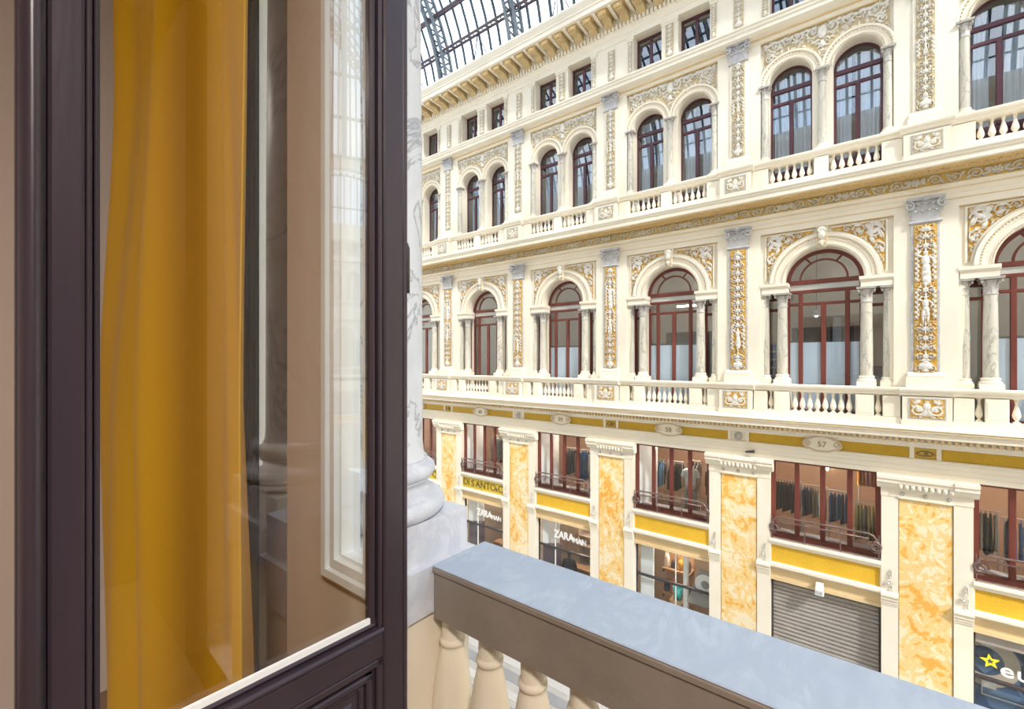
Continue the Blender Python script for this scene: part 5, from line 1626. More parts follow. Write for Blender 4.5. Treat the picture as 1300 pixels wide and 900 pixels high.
# ---- clothes in the mezzanine windows
def garment(w, h, seed):
    rg_ = random.Random(seed)
    d = .040
    mb = MB()
    nz = 7
    n_ = 10
    vs = []
    for j in range(nz + 1):
        t_ = j / nz
        ww = w * (0.35 + 0.65 * min(1, t_ * 5)) * (1 + .10 * t_) / 2
        for k in range(n_):
            a = 2 * PI * k / n_
            vs.append((ww * math.cos(a) , d * (0.5 + t_ * .6) * math.sin(a) + .008 * math.sin(7 * a + seed) * t_, -h * t_ - (.02 * math.sin(3 * a + seed) if j == nz else 0)))
    fs = [(j * n_ + k, j * n_ + (k + 1) % n_, (j + 1) * n_ + (k + 1) % n_, (j + 1) * n_ + k) for j in range(nz) for k in range(n_)]
    mb.add(vs, fs, True)
    mb.add(vs, [tuple(range(n_)), tuple(range(nz * n_, nz * n_ + n_))[::-1]])
    if seed % 2 == 0:
        for s in (-1, 1):
            mb.tube([(s * w * .36, 0, -.06), (s * w * .52, 0, -h * .3), (s * w * .54, 0, -h * .62)], [.034, .03, .027], 7)
    mb.tube([(0, 0, -.01), (0, 0, .06), (0, .02, .08)], .006, 4)
    return mb
GM = {}
def hang(color, x, y, z, h, rz, where, kind='jacket', sd=0):
    key = (color, round(h, 2), sd)
    if key not in GM:
        GM[key] = mesh(garment(.44, h, sd), kind, 'cloth_' + color)
    o = link_obj(kind, GM[key], (x, y, z), None, (0, 0, rz))
    tag(o, '%s %s hanging on a rail in the mezzanine %s' % (color, kind, where), kind, '%s %ss %s' % (color, kind, where))
def clothes_rail(x0, x1, y, z, where):
    t = thing('clothes_rail', 'metal clothes rail ' + where, 'rail', ((x0 + x1) / 2, y, -5.35))
    part(t, 'bar', mesh(MB().tube([(x0, y, z + .08), (x1, y, z + .08)], .014, 6), 'bar', 'grey_metal'))
    for xx in (x0 + .05, x1 - .05):
        part(t, 'post', mesh(MB().tube([(xx, y, -5.35), (xx, y, z + .08)], .014, 6), 'post', 'grey_metal'))
def rack(i, x0, x1, y, z, seq, h, kind, rz=PI / 2 - .06, where=None):
    where = where or NAMES[i]
    clothes_rail(XB[i] + x0 - .05, XB[i] + x1 + .05, y, z, 'carrying the %ss ' % kind + where)
    n_ = len(seq)
    for k, c_ in enumerate(seq):
        hang(c_, XB[i] + x0 + (x1 - x0) * (k + .5) / n_, y, z, h * (1 - .06 * ((k * 7) % 3)), rz + .05 * math.sin(k * 2.3), where, kind, k % 3)
rack(1, -1.30, -.62, 16.0, -3.72, ['charcoal'] * 9, .86, 'jacket', where=NAMES[1])
rack(1, -.55, .02, 15.95, -3.76, ['navy', 'navy', 'charcoal', 'taupe', 'grey', 'cream', 'charcoal'], .82, 'shirt')
rack(1, .10, .62, 15.9, -3.80, ['denim', 'navy', 'denim', 'navy', 'denim', 'blue'], .80, 'coat')
rack(1, .70, 1.22, 15.75, -3.98, ['olive', 'olive', 'taupe', 'olive', 'olive', 'olive'], .92, 'dress')
for k, c_ in enumerate(('mustard', 'mustard', 'pink', 'pink', 'rust', 'rust')):
    hang(c_, XB[1] + .78 + k * .085, 16.5, -3.02, .55, PI / 2 - .08, 'above the olive dresses', 'top', k % 3)
clothes_rail(XB[1] + .72, XB[1] + 1.3, 16.5, -3.02, 'above the olive dresses')
rack(2, -.98, -.66, 16.2, -3.66, ['blue', 'denim', 'denim'], .95, 'jacket')
rack(2, -.56, -.06, 16.4, -3.70, ['taupe', 'charcoal', 'taupe', 'black', 'black', 'black'], .95, 'shirt')
rack(2, .02, .42, 16.85, -3.68, ['grey', 'black', 'grey', 'grey'], .8, 'top')
rack(2, .75, 1.45, 16.4, -3.75, ['charcoal', 'black', 'taupe', 'charcoal', 'taupe', 'charcoal'], .85, 'coat')
rack(3, -.52, .05, 16.2, -3.70, ['charcoal', 'navy', 'black', 'taupe'], 1.0, 'jacket')
rack(3, .08, .62, 16.3, -3.72, ['denim', 'blue', 'denim', 'cream'], 1.2, 'coat')
rack(3, .72, 1.3, 16.2, -3.60, ['cream', 'taupe', 'cream', 'pink'], .95, 'dress')
rack(4, -.50, .2, 16.3, -3.62, ['taupe', 'sage', 'grey', 'charcoal'], 1.1, 'jacket')
rack(4, .28, 1.2, 16.5, -3.60, ['sage', 'cream', 'taupe', 'grey', 'pink'], 1.0, 'dress')
rack(5, .3, 1.3, 16.3, -3.60, ['rust', 'cream', 'black', 'taupe', 'grey', 'cream'], 1.0, 'jacket')
rack(0, -1.22, -.72, 15.8, -3.72, ['lime', 'navy', 'taupe', 'black', 'black', 'grey'], .95, 'jacket')
rack(0, -.60, .05, 15.9, -3.85, ['navy', 'blue', 'denim', 'rust', 'cream', 'olive'], .95, 'coat')

# low shelves below the glass
for i, xb in enumerate(XB):
    t = thing('display_bench', 'low white display bench in the mezzanine ' + NAMES[i], 'bench', (xb, 15.5, -5.35))
    part(t, 'top', mesh(MB().bevbox(-1.15, 1.15, 15.32, 15.55, -5.02, -4.98, .01), 'top', 'white_paint'), (xb, 0, 0))
    for q in (-1.1, 0, 1.1):
        part(t, 'support', mesh(MB().box(q - .03, q + .03, 15.34, 15.53, -5.35, -5.02), 'support', 'white_paint'), (xb, 0, 0))

# framed pictures / lamps on the shop walls
t = thing('wall_lamp', 'small warm wall lamp glowing in the mezzanine shop under plaque 57', 'lamp', (XB[1] - .1, 18.3, -3.5))
part(t, 'bulb', mesh(MB().lathe([(0, -.06), (.04, -.03), (.04, .06), (0, .08)], 0, 0, 10, cap=False), 'bulb', 'lamp_warm'), (XB[1] - .1, 18.30, -3.6))
part(t, 'plate', mesh(MB().box(-.04, .04, 18.34, 18.40, -3.75, -3.25), 'plate', 'oak'), (XB[1] - .1, 0, 0))

# ---- a person inside the shop under plaque 58
def skin_obj(name, verts, edges, radii, mat, parent, sub=2):
    me = bpy.data.meshes.new(name)
    me.from_pydata(verts, edges, [])
    me.materials.append(MATS[mat])
    o = link_obj(name, me, (0, 0, 0), parent)
    sk = o.modifiers.new('skin', 'SKIN')
    sk.use_smooth_shade = True
    for d_, r_ in zip(me.skin_vertices[0].data, radii):
        d_.radius = r_ if isinstance(r_, tuple) else (r_, r_)
    me.skin_vertices[0].data[0].use_root = True
    ss = o.modifiers.new('sub', 'SUBSURF')
    ss.levels = sub
    ss.render_levels = sub
    return o
def figure(root, top, legs, skin_m='skin', hair_m='hair', shoes='cloth_black'):
    V = [(0, 0, .95), (0, 0, 1.12), (0, .01, 1.32), (0, .01, 1.46), (0, 0, 1.54), (0, -.01, 1.66), (0, -.01, 1.74)]
    Rr = [(.155, .11), (.14, .10), (.17, .11), (.11, .08), .055, (.082, .098), (.06, .07)]
    E_ = [(0, 1), (1, 2), (2, 3), (3, 4), (4, 5), (5, 6)]
    for s in (-1, 1):
        n_ = len(V)
        V += [(s * .10, 0, .86), (s * .11, .0, .50), (s * .11, .02, .10), (s * .12, -.10, .05)]
        Rr += [.10, .066, .045, (.045, .035)]
        E_ += [(0, n_), (n_, n_ + 1), (n_ + 1, n_ + 2), (n_ + 2, n_ + 3)]
        n_ = len(V)
        V += [(s * .19, .01, 1.43), (s * .25, .02, 1.16), (s * .24, -.06, .93), (s * .235, -.09, .86)]
        Rr += [.065, .048, .034, (.04, .022)]
        E_ += [(3, n_), (n_, n_ + 1), (n_ + 1, n_ + 2), (n_ + 2, n_ + 3)]
        for q in range(4):
            m_ = len(V)
            V += [(s * (.232 - .006 * q), -.065 - .02 * q, .80 - .008 * (1.5 - abs(q - 1.5))), (s * (.225 - .006 * q), -.062 - .02 * q, .765)]
            Rr += [.009, .008]
            E_ += [(n_ + 3, m_), (m_, m_ + 1)]
        m_ = len(V)
        V += [(s * .215, -.135, .845), (s * .205, -.145, .81)]
        Rr += [.010, .009]
        E_ += [(n_ + 3, m_), (m_, m_ + 1)]
    skin_obj('body', V, E_, Rr, skin_m, root)
    sv = [(0, 0, .92), (0, 0, 1.12), (0, .01, 1.32), (0, .01, 1.47)]
    sr = [(.195, .145), (.175, .135), (.20, .14), (.12, .095)]
    se = [(0, 1), (1, 2), (2, 3)]
    for s in (-1, 1):
        n_ = len(sv)
        sv += [(s * .19, .01, 1.43), (s * .25, .015, 1.22)]
        sr += [.085, .078]
        se += [(3, n_), (n_, n_ + 1)]
    skin_obj('t_shirt', sv, se, sr, top, root)
    tv = [(0, 0, .98)]
    tr_ = [(.165, .125)]
    te = []
    for s in (-1, 1):
        n_ = len(tv)
        tv += [(s * .10, 0, .84), (s * .115, 0, .48), (s * .115, .015, .08)]
        tr_ += [.115, .088, .08]
        te += [(0, n_), (n_, n_ + 1), (n_ + 1, n_ + 2)]
    skin_obj('trousers', tv, te, tr_, legs, root)
    hb = MB().lathe([(0.0, 1.80), (.05, 1.785), (.088, 1.745), (.10, 1.69), (.098, 1.64), (.08, 1.60)], 0, .015, 14, cap=False)
    o = link_obj('hair', mesh(hb, 'hair', hair_m), (0, 0, 0), root)
    for s in (-1, 1):
        sh = MB()
        sh.grid(lambda u, v_: (s * .115 + (.05 * math.sin(v_ * PI) ** .6) * math.cos(u * 2 * PI), .06 - .26 * v_, .045 + .045 * (math.sin(v_ * PI) ** .4) * math.sin(u * 2 * PI)), 12, 8)
        link_obj('shoe', sh.mesh('shoe', shoes), (0, 0, 0), root)
pt = thing('person', 'person in a pale t-shirt and grey-green trousers among the clothes rails', 'person', (-4.93, 16.15, -5.35), rotz=R(200))
pt.scale = (1.05, 1.05, 1.05)
figure(pt, 'cloth_paleblue', 'cloth_sage')

# mannequin with a black coat below plaque 59
mt_ = thing('mannequin', 'display mannequin in a black coat in the shop below plaque 59', 'mannequin', (XB[3] - .25, 15.9, ZG + .35), rotz=R(20))
mbm = MB().lathe([(0.0, 1.0), (.24, 1.0), (.22, 1.25), (.19, 1.55), (.22, 1.85), (.21, 1.95), (.10, 2.03), (.06, 2.06), (0, 2.06)], 0, 0, 18)
mbm.v = [(x * 1.05, y * .65, z) for x, y, z in mbm.v]
for s in (-1, 1):
    mbm.tube([(s * .19, 0, 1.94), (s * .27, .02, 1.6), (s * .25, -.06, 1.2)], [.075, .065, .055], 10)
part(mt_, 'coat', mesh(mbm, 'coat', 'cloth_black'), tuple(mt_.location))
hd = MB().lathe([(0.0, 2.02), (.045, 2.05), (.045, 2.12), (.075, 2.17), (.09, 2.25), (.07, 2.34), (0, 2.38)], 0, 0, 14, cap=False)
part(mt_, 'head', mesh(hd, 'head', 'office_dark'), tuple(mt_.location))
lg = MB()
for s in (-1, 1):
    lg.tube([(s * .1, 0, 1.02), (s * .1, 0, .5), (s * .1, 0, .05)], [.09, .065, .05], 10)
part(mt_, 'trousers', mesh(lg, 'trousers', 'cloth_charcoal'), tuple(mt_.location))
part(mt_, 'base_plate', mesh(MB().lathe([(0, 0), (.22, 0), (.22, .02), (0, .03)], 0, 0, 20), 'base_plate', 'grey_metal'), tuple(mt_.location))
tag(link_obj('mannequin_podium', mesh(MB().bevbox(-.35, .35, -.35, .35, ZG + .02, ZG + .35, .01).box(-.36, .36, -.36, .36, ZG + .33, ZG + .349), 'mannequin_podium', 'oak'), (XB[3] - .25, 15.9, 0)), 'oak podium carrying the mannequin in black', 'podium')

# small spotlight on the architrave
t = thing('spot_lamp', 'small dark spotlight fixed on the cream architrave above an onyx pier', 'lamp', (XP[2] + .35, 14.78, -2.68))
part(t, 'bracket', mesh(MB().box(-.02, .02, 14.78, 14.88, -2.70, -2.66), 'bracket', 'dark_metal'), (XP[2] + .35, 0, 0))
part(t, 'head', mesh(MB().tube([(-.13, 14.76, -2.70), (.0, 14.76, -2.68), (.10, 14.74, -2.66)], [.03, .035, .055], 10), 'head', 'dark_metal'), (XP[2] + .35, 0, 0))

# ================================================================== GLASS ROOF
roof = thing('ceiling', 'iron and glass barrel vault over the gallery', None, (-8, 7.75, 12.4), kind='structure')
CY, CZ, RV = 7.75, 11.75, 7.45
def vp(th, r=RV):
    return (CY + r * math.cos(th), CZ + r * math.sin(th))
TH0, DTH = R(9), R(11)
NROW = 15
RX0, RX1 = XP[-1] - BAY * 3, XP[0] + BAY * 4
ribxs = [XP[0] + BAY * k for k in range(-9, 5)]
def rib_mesh():
    mb = MB()
    n_ = 48
    for yo, (ra, rb) in ((0, (RV - .13, RV - .02)), (1, (RV - .58, RV - .47))):
        for xo in (-.25, .15):
            pts = []
            vs = []
            for k in range(n_ + 1):
                a = R(4) + (PI - R(8)) * k / n_
                for r_ in (ra, rb):
                    y, z = vp(a, r_)
                    vs.append((xo, y, z))
                    vs.append((xo + .10, y, z))
            fs = []
            for k in range(n_):
                o_ = k * 4
                for q in ((0, 1), (1, 3), (3, 2), (2, 0)):
                    fs.append((o_ + q[0], o_ + q[1], o_ + 4 + q[1], o_ + 4 + q[0]))
            mb.add(vs, fs)
    for k in range(n_ * 2):        # lattice
        a0 = R(4) + (PI - R(8)) * k / (n_ * 2)
        a1 = R(4) + (PI - R(8)) * (k + 1) / (n_ * 2)
        r0, r1 = (RV - .06, RV - .54) if k % 2 else (RV - .54, RV - .06)
        for xo in (-.20, .20):
            y0, z0 = vp(a0, r0)
            y1, z1 = vp(a1, r1)
            mb.tube([(xo, y0, z0), (xo, y1, z1)], .045, 4, False)
    return mesh(mb, 'rib', 'rib_iron')
rib_me = rib_mesh()
for x in ribxs:
    part(roof, 'rib', rib_me, (x, 0, 0))
gb = MB()
for k in range(28):
    a = R(6) + (PI - R(12)) * k / 28
    b_ = R(6) + (PI - R(12)) * (k + 1) / 28
    y0, z0 = vp(a)
    y1, z1 = vp(b_)
    gb.tube([(0, y0, z0), (0, y1, z1)], .068, 4, False)
gb_me = mesh(gb, 'glazing_bar', 'roof_iron')
for q, x in enumerate(ribxs[:-1]):
    for k in range(1, 8):
        part(roof, 'glazing_bar', gb_me, (x + BAY * k / 8, 0, 0))
# lattice purlins between the ribs
pur = MB()
for zo, rr in ((.0, .06), (-.36, .06)):
    pur.tube([(0, 0, zo), (BAY, 0, zo)], rr, 4, False)
for k in range(16):
    x0, x1 = BAY * k / 16, BAY * (k + 1) / 16
    pur.tube([(x0, 0, 0 if k % 2 else -.36), (x1, 0, -.36 if k % 2 else 0)], .026, 4, False)
pur_me = mesh(pur, 'purlin', 'roof_iron_red')
pur_s = mesh(MB().box(0, BAY, -.035, .035, -.16, 0), 'purlin', 'roof_iron')
for row in range(NROW + 1):
    th = TH0 + DTH * row
    y, z = vp(th, RV - .05)
    for q, x in enumerate(ribxs[:-1]):
        vis = -24 < x < 2 and 0 < row < 8
        part(roof, 'purlin', pur_me if vis else pur_s, (x, y, z), (th - PI / 2, 0, 0))
# wind braces in the lowest row
for x in ribxs[:-1]:
    y0, z0 = vp(R(5), RV - .1)
    y1, z1 = vp(R(20), RV - .1)
    part(roof, 'brace', mesh(MB().tube([(BAY * .32, y0, z0), (BAY * .5, y1, z1), (BAY * .68, y0, z0)], .03, 4, False).tube([(BAY * .5, y1, z1), (BAY * .42, y0, z0)], .02, 4, False), 'brace', 'roof_iron_red'), (x, 0, 0))
# panes: single panes where the photograph looks up, one sheet elsewhere
ch = 2 * RV * math.sin(DTH / 2)
pane_me = mesh(MB().box(.03, BAY / 8 - .03, -ch / 2, ch / 2, -.006, .006), 'pane', 'roof_glass')
sheet_me = mesh(MB().box(.03, BAY - .03, -ch / 2, ch / 2, -.006, .006), 'pane', 'roof_glass')
for row in range(NROW):
    th = TH0 + DTH * (row + .5)
    y, z = vp(th, (RV + .04) * math.cos(DTH / 2))
    for x in ribxs[:-1]:
        if -21 < x < -7.5 and row < 5:
            for k in range(8):
                part(roof, 'pane', pane_me, (x + BAY * k / 8, y, z), (th + PI / 2, 0, 0))
        else:
            part(roof, 'pane', sheet_me, (x, y, z), (th + PI / 2, 0, 0))

# ================================================================== GALLERY FLOOR
fl_root = thing('floor', 'pale marble floor of the gallery with grey bands', None, (-5, 7.5, ZG - .2), kind='structure')
part(fl_root, 'paving', mesh(MB().box(-60, 60, .5, 15.6, ZG - .25, ZG - .02), 'paving', 'paving_mid'))
for k in range(22):
    y0 = 1.6 + k * .62
    part(fl_root, 'paving_band', mesh(MB().box(-40, 30, y0, y0 + (.30 if k % 2 else .40), ZG - .02, ZG - .004), 'paving_band', 'paving_light' if k % 2 else 'paving_grey'))

# ================================================================== THIS SIDE OF THE GALLERY
near = thing('wall_near', 'cream facade on the balcony side of the gallery', None, (0, 1.0, ZG), kind='structure')
def np_(name, mb, mat='cream_plaster'):
    return part(near, name, mesh(mb, name, mat))
np_('wall_mass', MB().box(-45, -3.02, .80, 1.30, ZG, 12.4))
np_('pilaster', MB().box(-3.6, -3.0, .80, 1.50, -1.80, 2.36), 'pier_marble')
np_('wall_mass', MB().box(1.52, 40, .80, 1.30, ZG, 12.4))
np_('wall_mass', MB().box(-3.02, 1.52, .80, 1.30, 2.35, 12.4))
np_('wall_mass', MB().box(-3.02, 1.52, .80, 1.30, ZG, -1.80))
np_('balcony_slab', MB().box(-3.4, 1.8, .70, 1.46, -1.80, -1.62), 'paving_light')
np_('cornice', MB().sweep_x([(.8, 11.6), (1.5, 11.8), (2.2, 12.0), (2.2, 12.4), (.8, 12.5)], -45, 40))
np_('cornice', MB().sweep_x([(1.2, 4.2), (1.75, 4.4), (1.75, 4.7), (1.2, 4.75)], -45, -2.5))

# ---- balcony balustrade
RT, RB = -0.72, -0.905
YI, YO = 1.076, 1.353
br_ = thing('balcony_balustrade', 'stone balcony balustrade with a broad blue-grey marble handrail beside the open window', 'balustrade', (-.3, 1.2, -1.62))
hr = MB().sweep_x([(YI + .006, RT - .008), (YI + .002, RT - .003), (YI + .006, RT), (YO - .004, RT), (YO, RT - .004), (YO, RT - .03), (YO - .012, RT - .034), (YO - .012, RT - .008)], -1.208, 1.0)
part(br_, 'handrail_slab', mesh(hr, 'handrail_slab', 'rail_marble'))
part(br_, 'rail_beam', mesh(MB().sweep_x([(YI + .002, RT - .006), (YI, RT - .010), (YI, RT - .022), (YI + .004, RT - .026), (YI + .007, RT - .028), (YI + .007, RB), (YO - .014, RB), (YO - .014, RT - .034), (YO - .014, RT - .006)], -1.208, 1.0), 'rail_beam', 'rail_side_stone'))
part(br_, 'base_course', mesh(MB().box(-1.208, 1.0, YI + .02, YO - .02, -1.62, -1.48), 'base_course', 'rail_side_stone'))
nb = MB()
PB = [(.055, -1.48), (.055, -1.44), (.042, -1.43), (.038, -1.40), (.052, -1.37), (.070, -1.32), (.077, -1.27), (.074, -1.22), (.064, -1.14), (.052, -1.07), (.043, -1.028), (.039, -1.018), (.0405, -1.016), (.0455, -1.012), (.047, -1.004), (.0455, -.996), (.040, -.992), (.039, -.988), (.038, -.905)]
nb.lathe(PB, 0, 0, 28)
nb.box(-.062, .062, -.062, .062, -1.482, -1.45)
nb_me = mesh(nb, 'baluster', 'baluster_stone')
for k in range(12):
    part(br_, 'baluster', nb_me, (-1.186 + .178 * k, 1.152, 0))

# ---- near columns on their pedestals
def near_column(cx, cy, label, r=.20, plinth=.262, mat='near_column_marble', pl_mat='plinth_marble', ped_mat='rail_side_stone', ped=True):
    t = thing('marble_column', label, 'column', (cx, cy, -1.62))
    mb = MB().bevbox(cx - plinth, cx + plinth, cy - plinth, cy + plinth, RT, RT + .15, .002)
    part(t, 'plinth', mesh(mb, 'plinth', pl_mat))
    z = RT + .15
    rb = r * 1.36
    prof = [(rb * .93, z)]
    for k in range(9):
        a = -PI / 2 + PI * k / 8
        prof.append((rb * .93 + .032 * math.cos(a), z + .034 + .034 * math.sin(a)))
    prof += [(rb * .90, z + .07), (rb * .90, z + .078), (rb * .82, z + .085), (rb * .79, z + .10), (rb * .80, z + .118), (rb * .85, z + .124), (rb * .85, z + .132)]
    for k in range(9):
        a = -PI / 2 + PI * k / 8
        prof.append((rb * .83 + .022 * math.cos(a), z + .158 + .025 * math.sin(a)))
    prof += [(rb * .80, z + .184), (rb * .80, z + .20)]
    part(t, 'base', mesh(MB().lathe(prof, cx, cy, 48), 'base', pl_mat))
    sh = [(r * 1.06, z + .199), (r * 1.02, z + .22), (r * 1.0, z + .26), (r * .985, .8), (r * .95, 1.6), (r * .92, 2.3)]
    part(t, 'shaft', mesh(MB().lathe(sh, cx, cy, 48), 'shaft', mat))
    if ped:
        part(t, 'pedestal_cap', mesh(MB().box(cx - plinth - .02, cx + plinth + .03, cy - plinth - .02, cy + plinth + .02, RB + .02, RT), 'pedestal_cap', 'plinth_marble' if ped_mat == 'rail_side_stone' else ped_mat))
        part(t, 'pedestal', mesh(MB().box(cx - plinth, cx + plinth + .01, cy - plinth, cy + plinth, -1.62, RB + .02), 'pedestal', 'baluster_stone' if ped_mat == 'rail_side_stone' else ped_mat))
    return t
near_column(-1.502, 1.02, 'large grey-veined marble column with moulded base on a plinth beside the balcony rail')
near_column(.64, 1.02, 'large marble column at the other end of the balcony rail, mirrored in the glass', .165, .22)
near_column(-2.11, 1.06, 'brown marble half-hidden column with a dark plinth, behind the open casement glass', .145, .20, 'brown_column_marble', 'beige_panel', 'beige_panel')

# ---- window wall of the room
ww = thing('wall_window', 'beige room wall around the balcony window', None, (-1.2, .74, -1.62), kind='structure')
def wwp(name, mb, mat):
    return part(ww, name, mesh(mb, name, mat))
wwp('beige_panel', MB().box(-1.48, -1.24, .70, .79, -1.62, 2.4), 'beige_panel')
wwp('beige_panel', MB().box(-1.24, -.975, .70, .78, -1.62, -.622), 'beige_panel')
wwp('wall_part', MB().box(-3.2, -1.80, .70, .722, -1.62, 2.4), 'inner_plaster')
wwp('wall_part', MB().box(1.30, 3.2, .70, .80, -1.62, 2.4), 'dark_plum')  # out of view, coloured dark to dim its reflection in the casement pane
wwp('lintel', MB().box(-3.2, 3.2, .70, .80, 2.0, 2.8), 'inner_plaster')

# fixed side light with white moulded frame
WIN[0] += 1
sl_ = thing('window_%d' % WIN[0], 'fixed side light with white stepped frame seen through the open casement', None, (-1.08, .74, -.62), kind='structure')
def stepframe(x0, x1, z0, z1, y, steps):
    mbs = []
    off = 0.0
    for w_, d_ in steps:
        mb = MB()
        a0, a1, b0, b1 = x0 + off, x1 - off, z0 + off, z1 - off
        mb.box(a0, a0 + w_, y - d_, y + .06, b0, b1)
        mb.box(a1 - w_, a1, y - d_, y + .06, b0, b1)
        mb.box(a0 + w_, a1 - w_, y - d_, y + .06, b0, b0 + w_)
        mb.box(a0 + w_, a1 - w_, y - d_, y + .06, b1 - w_, b1)
        mbs.append(mb)
        off += w_
    return mbs
for mb in stepframe(-1.245, -.965, -.625, 1.98, .70, ((.016, .012), (.022, .024), (.010, .010), (.022, .016), (.012, 0.0))):
    part(sl_, 'frame_moulding', mesh(mb, 'frame_moulding', 'white_paint'))
part(sl_, 'pane', mesh(MB().box(-1.17, -1.03, .735, .739, -.55, 1.9), 'pane', 'clear_glass'))
# narrow light between the dark stile and the beige pier
WIN[0] += 1
nl = thing('window_%d' % WIN[0], 'narrow fixed light with a dark wooden stile beside the curtain', None, (-1.6, .72, -1.62), kind='structure')
part(nl, 'stile', mesh(MB().bevbox(-1.80, -1.70, .688, .706, -1.62, 2.0, .006).bevbox(-1.785, -1.735, .678, .69, -1.62, 2.0, .005), 'stile', 'near_wood'))
part(nl, 'pane', mesh(MB().box(-1.70, -1.48, .70, .704, -1.5, 2.0), 'pane', 'clear_glass'))
part(nl, 'bottom_rail', mesh(MB().bevbox(-1.70, -1.48, .69, .72, -1.62, -1.5, .006), 'bottom_rail', 'near_wood'))
# dark hinge jamb
part(sl_, 'hinge_jamb', mesh(MB().box(-.97, -.882, .665, .705, -1.62, 2.0), 'hinge_jamb', 'near_wood'))

# ---- open casement
WIN[0] += 1
ang = R(1.9)
cs = thing('window_%d' % WIN[0], 'open dark plum-brown casement leaf with a large clear pane', None, (-.80, .646, -1.60), kind='structure', rotz=-ang)
# local axes: +y away from the room along the leaf (hinge at y=0, free edge at y=-0.62), x = thickness (camera side +)
def cp(name, mb, mat, parent=None):
    me = mesh(mb, name, mat)
    o = link_obj(name, me, (0, 0, 0) , parent or cs)
    return o
Z0 = 1.60      # local z of the eye level
ZP, ZR, ZT = Z0 - .547, Z0 - .622, 3.55
T0, T1 = -.045, 0.0
def leafbox(mb, y0, y1, z0, z1, x0=T0, x1=T1, c=.004):
    vs = [(x0, y0, z0), (x0, y1, z0), (x0, y1, z1), (x0, y0, z1), (x1 - c, y0, z0), (x1 - c, y1, z0), (x1 - c, y1, z1), (x1 - c, y0, z1), (x1, y0 + c, z0 + c), (x1, y1 - c, z0 + c), (x1, y1 - c, z1 - c), (x1, y0 + c, z1 - c)]
    mb.add(vs, [(0, 1, 2, 3), (0, 4, 5, 1), (1, 5, 6, 2), (2, 6, 7, 3), (3, 7, 4, 0), (4, 8, 9, 5), (5, 9, 10, 6), (6, 10, 11, 7), (7, 11, 8, 4), (8, 9, 10, 11)])
    return mb
hs = MB()
leafbox(hs, -.0644, -.0155, 0, ZT)
leafbox(hs, -.0145, .0, 0, ZT, T0, -.006)
cp('hinge_stile', hs, 'near_wood')
fs_ = MB()
leafbox(fs_, -.560, -.525, 0, ZT)
cp('free_stile', fs_, 'near_wood')
# rounded meeting edge of the free stile
rm = MB()
n_ = 10
vs = []
for zz in (0, ZT):
    for k in range(n_ + 1):
        a = PI * k / n_
        vs.append((T0 + .0225 + .030 * math.sin(a) + .005, -.5725 + .0135 * math.cos(a), zz))
rm.add(vs, [(k, k + 1, n_ + 2 + k, n_ + 1 + k) for k in range(n_)], True)
leafbox(rm, -.587, -.558, 0, ZT, T0, -.012)
cp('meeting_edge', rm, 'near_wood')
br2 = MB()
leafbox(br2, -.525, -.0644, ZR, ZP - .022)
cp('middle_rail', br2, 'near_wood')
cp('top_rail', leafbox(MB(), -.525, -.0644, ZT - .1, ZT), 'near_wood')
cp('bottom_rail', leafbox(MB(), -.525, -.0644, 0, .14), 'near_wood')
# glazing beads: ovolo strips round the pane
def bead(name, pts, r, mat='near_wood'):
    mb = MB()
    mb.tube(pts, r, 10)
    return cp(name, mb, mat)
yh, yf = -.089, -.508
bd = MB()
leafbox(bd, -.075, -.0644, ZP - .02, ZT - .1, T0, -.004, .003)
leafbox(bd, -.089, -.075, ZP - .02, ZT - .1, T0 + .012, -.012, .005)
cp('glazing_bead', bd, 'near_wood')
bd = MB()
leafbox(bd, -.525, -.517, ZP - .02, ZT - .1, T0, -.006, .003)
leafbox(bd, -.517, -.508, ZP - .02, ZT - .1, T0 + .012, -.012, .005)
cp('glazing_bead', bd, 'near_wood')
bd = MB()
leafbox(bd, -.525, -.0644, ZP - .024, ZP - .012, T0, .004, .004)
leafbox(bd, -.517, -.075, ZP - .012, ZP, T0 + .012, -.010, .005)
cp('glazing_bead', bd, 'near_wood')
gl = MB().box(-.026, -.022, -.511, -.086, ZP - .01, ZT - .09)
pn = cp('pane', gl, 'near_glass')
bdw = MB().box(-.021, -.014, -.508, -.089, ZP - .006, ZP + .010)  # pale strip paints the highlight along the bottom edge of the glass
cp('edge_highlight', bdw, 'white_paint')
# lower panel with mouldings
pb = MB()
leafbox(pb, -.525, -.0644, .14, ZR, T0 + .012, -.020)
cp('panel', pb, 'near_wood')
pm = MB()
for (o0, o1, xx) in ((0, .016, -.002), (.016, .024, -.010), (.024, .038, -.004), (.038, .05, -.012)):
    leafbox(pm, -.0644 - o1, -.0644 - o0, .14 + o0, ZR - o0, T0 + .02, xx, .003)
    leafbox(pm, -.525 + o0, -.525 + o1, .14 + o0, ZR - o0, T0 + .02, xx, .003)
    leafbox(pm, -.525 + o0, -.0644 - o0, ZR - o1, ZR - o0, T0 + .02, xx, .003)
    leafbox(pm, -.525 + o0, -.0644 - o0, .14 + o0, .14 + o1, T0 + .02, xx, .003)
cp('panel_moulding', pm, 'near_wood')
rf = MB()
leafbox(rf, -.463, -.127, .20, ZR - .07, T0 + .02, -.012, .008)
cp('raised_field', rf, 'near_wood')
# hinges on the jamb
for zz in (.4, 1.75, 3.1):
    cp('hinge', MB().lathe([(0.0, zz), (.008, zz), (.008, zz + .1), (.004, zz + .112), (0, zz + .115)], -.02, .006, 10), 'dark_metal')

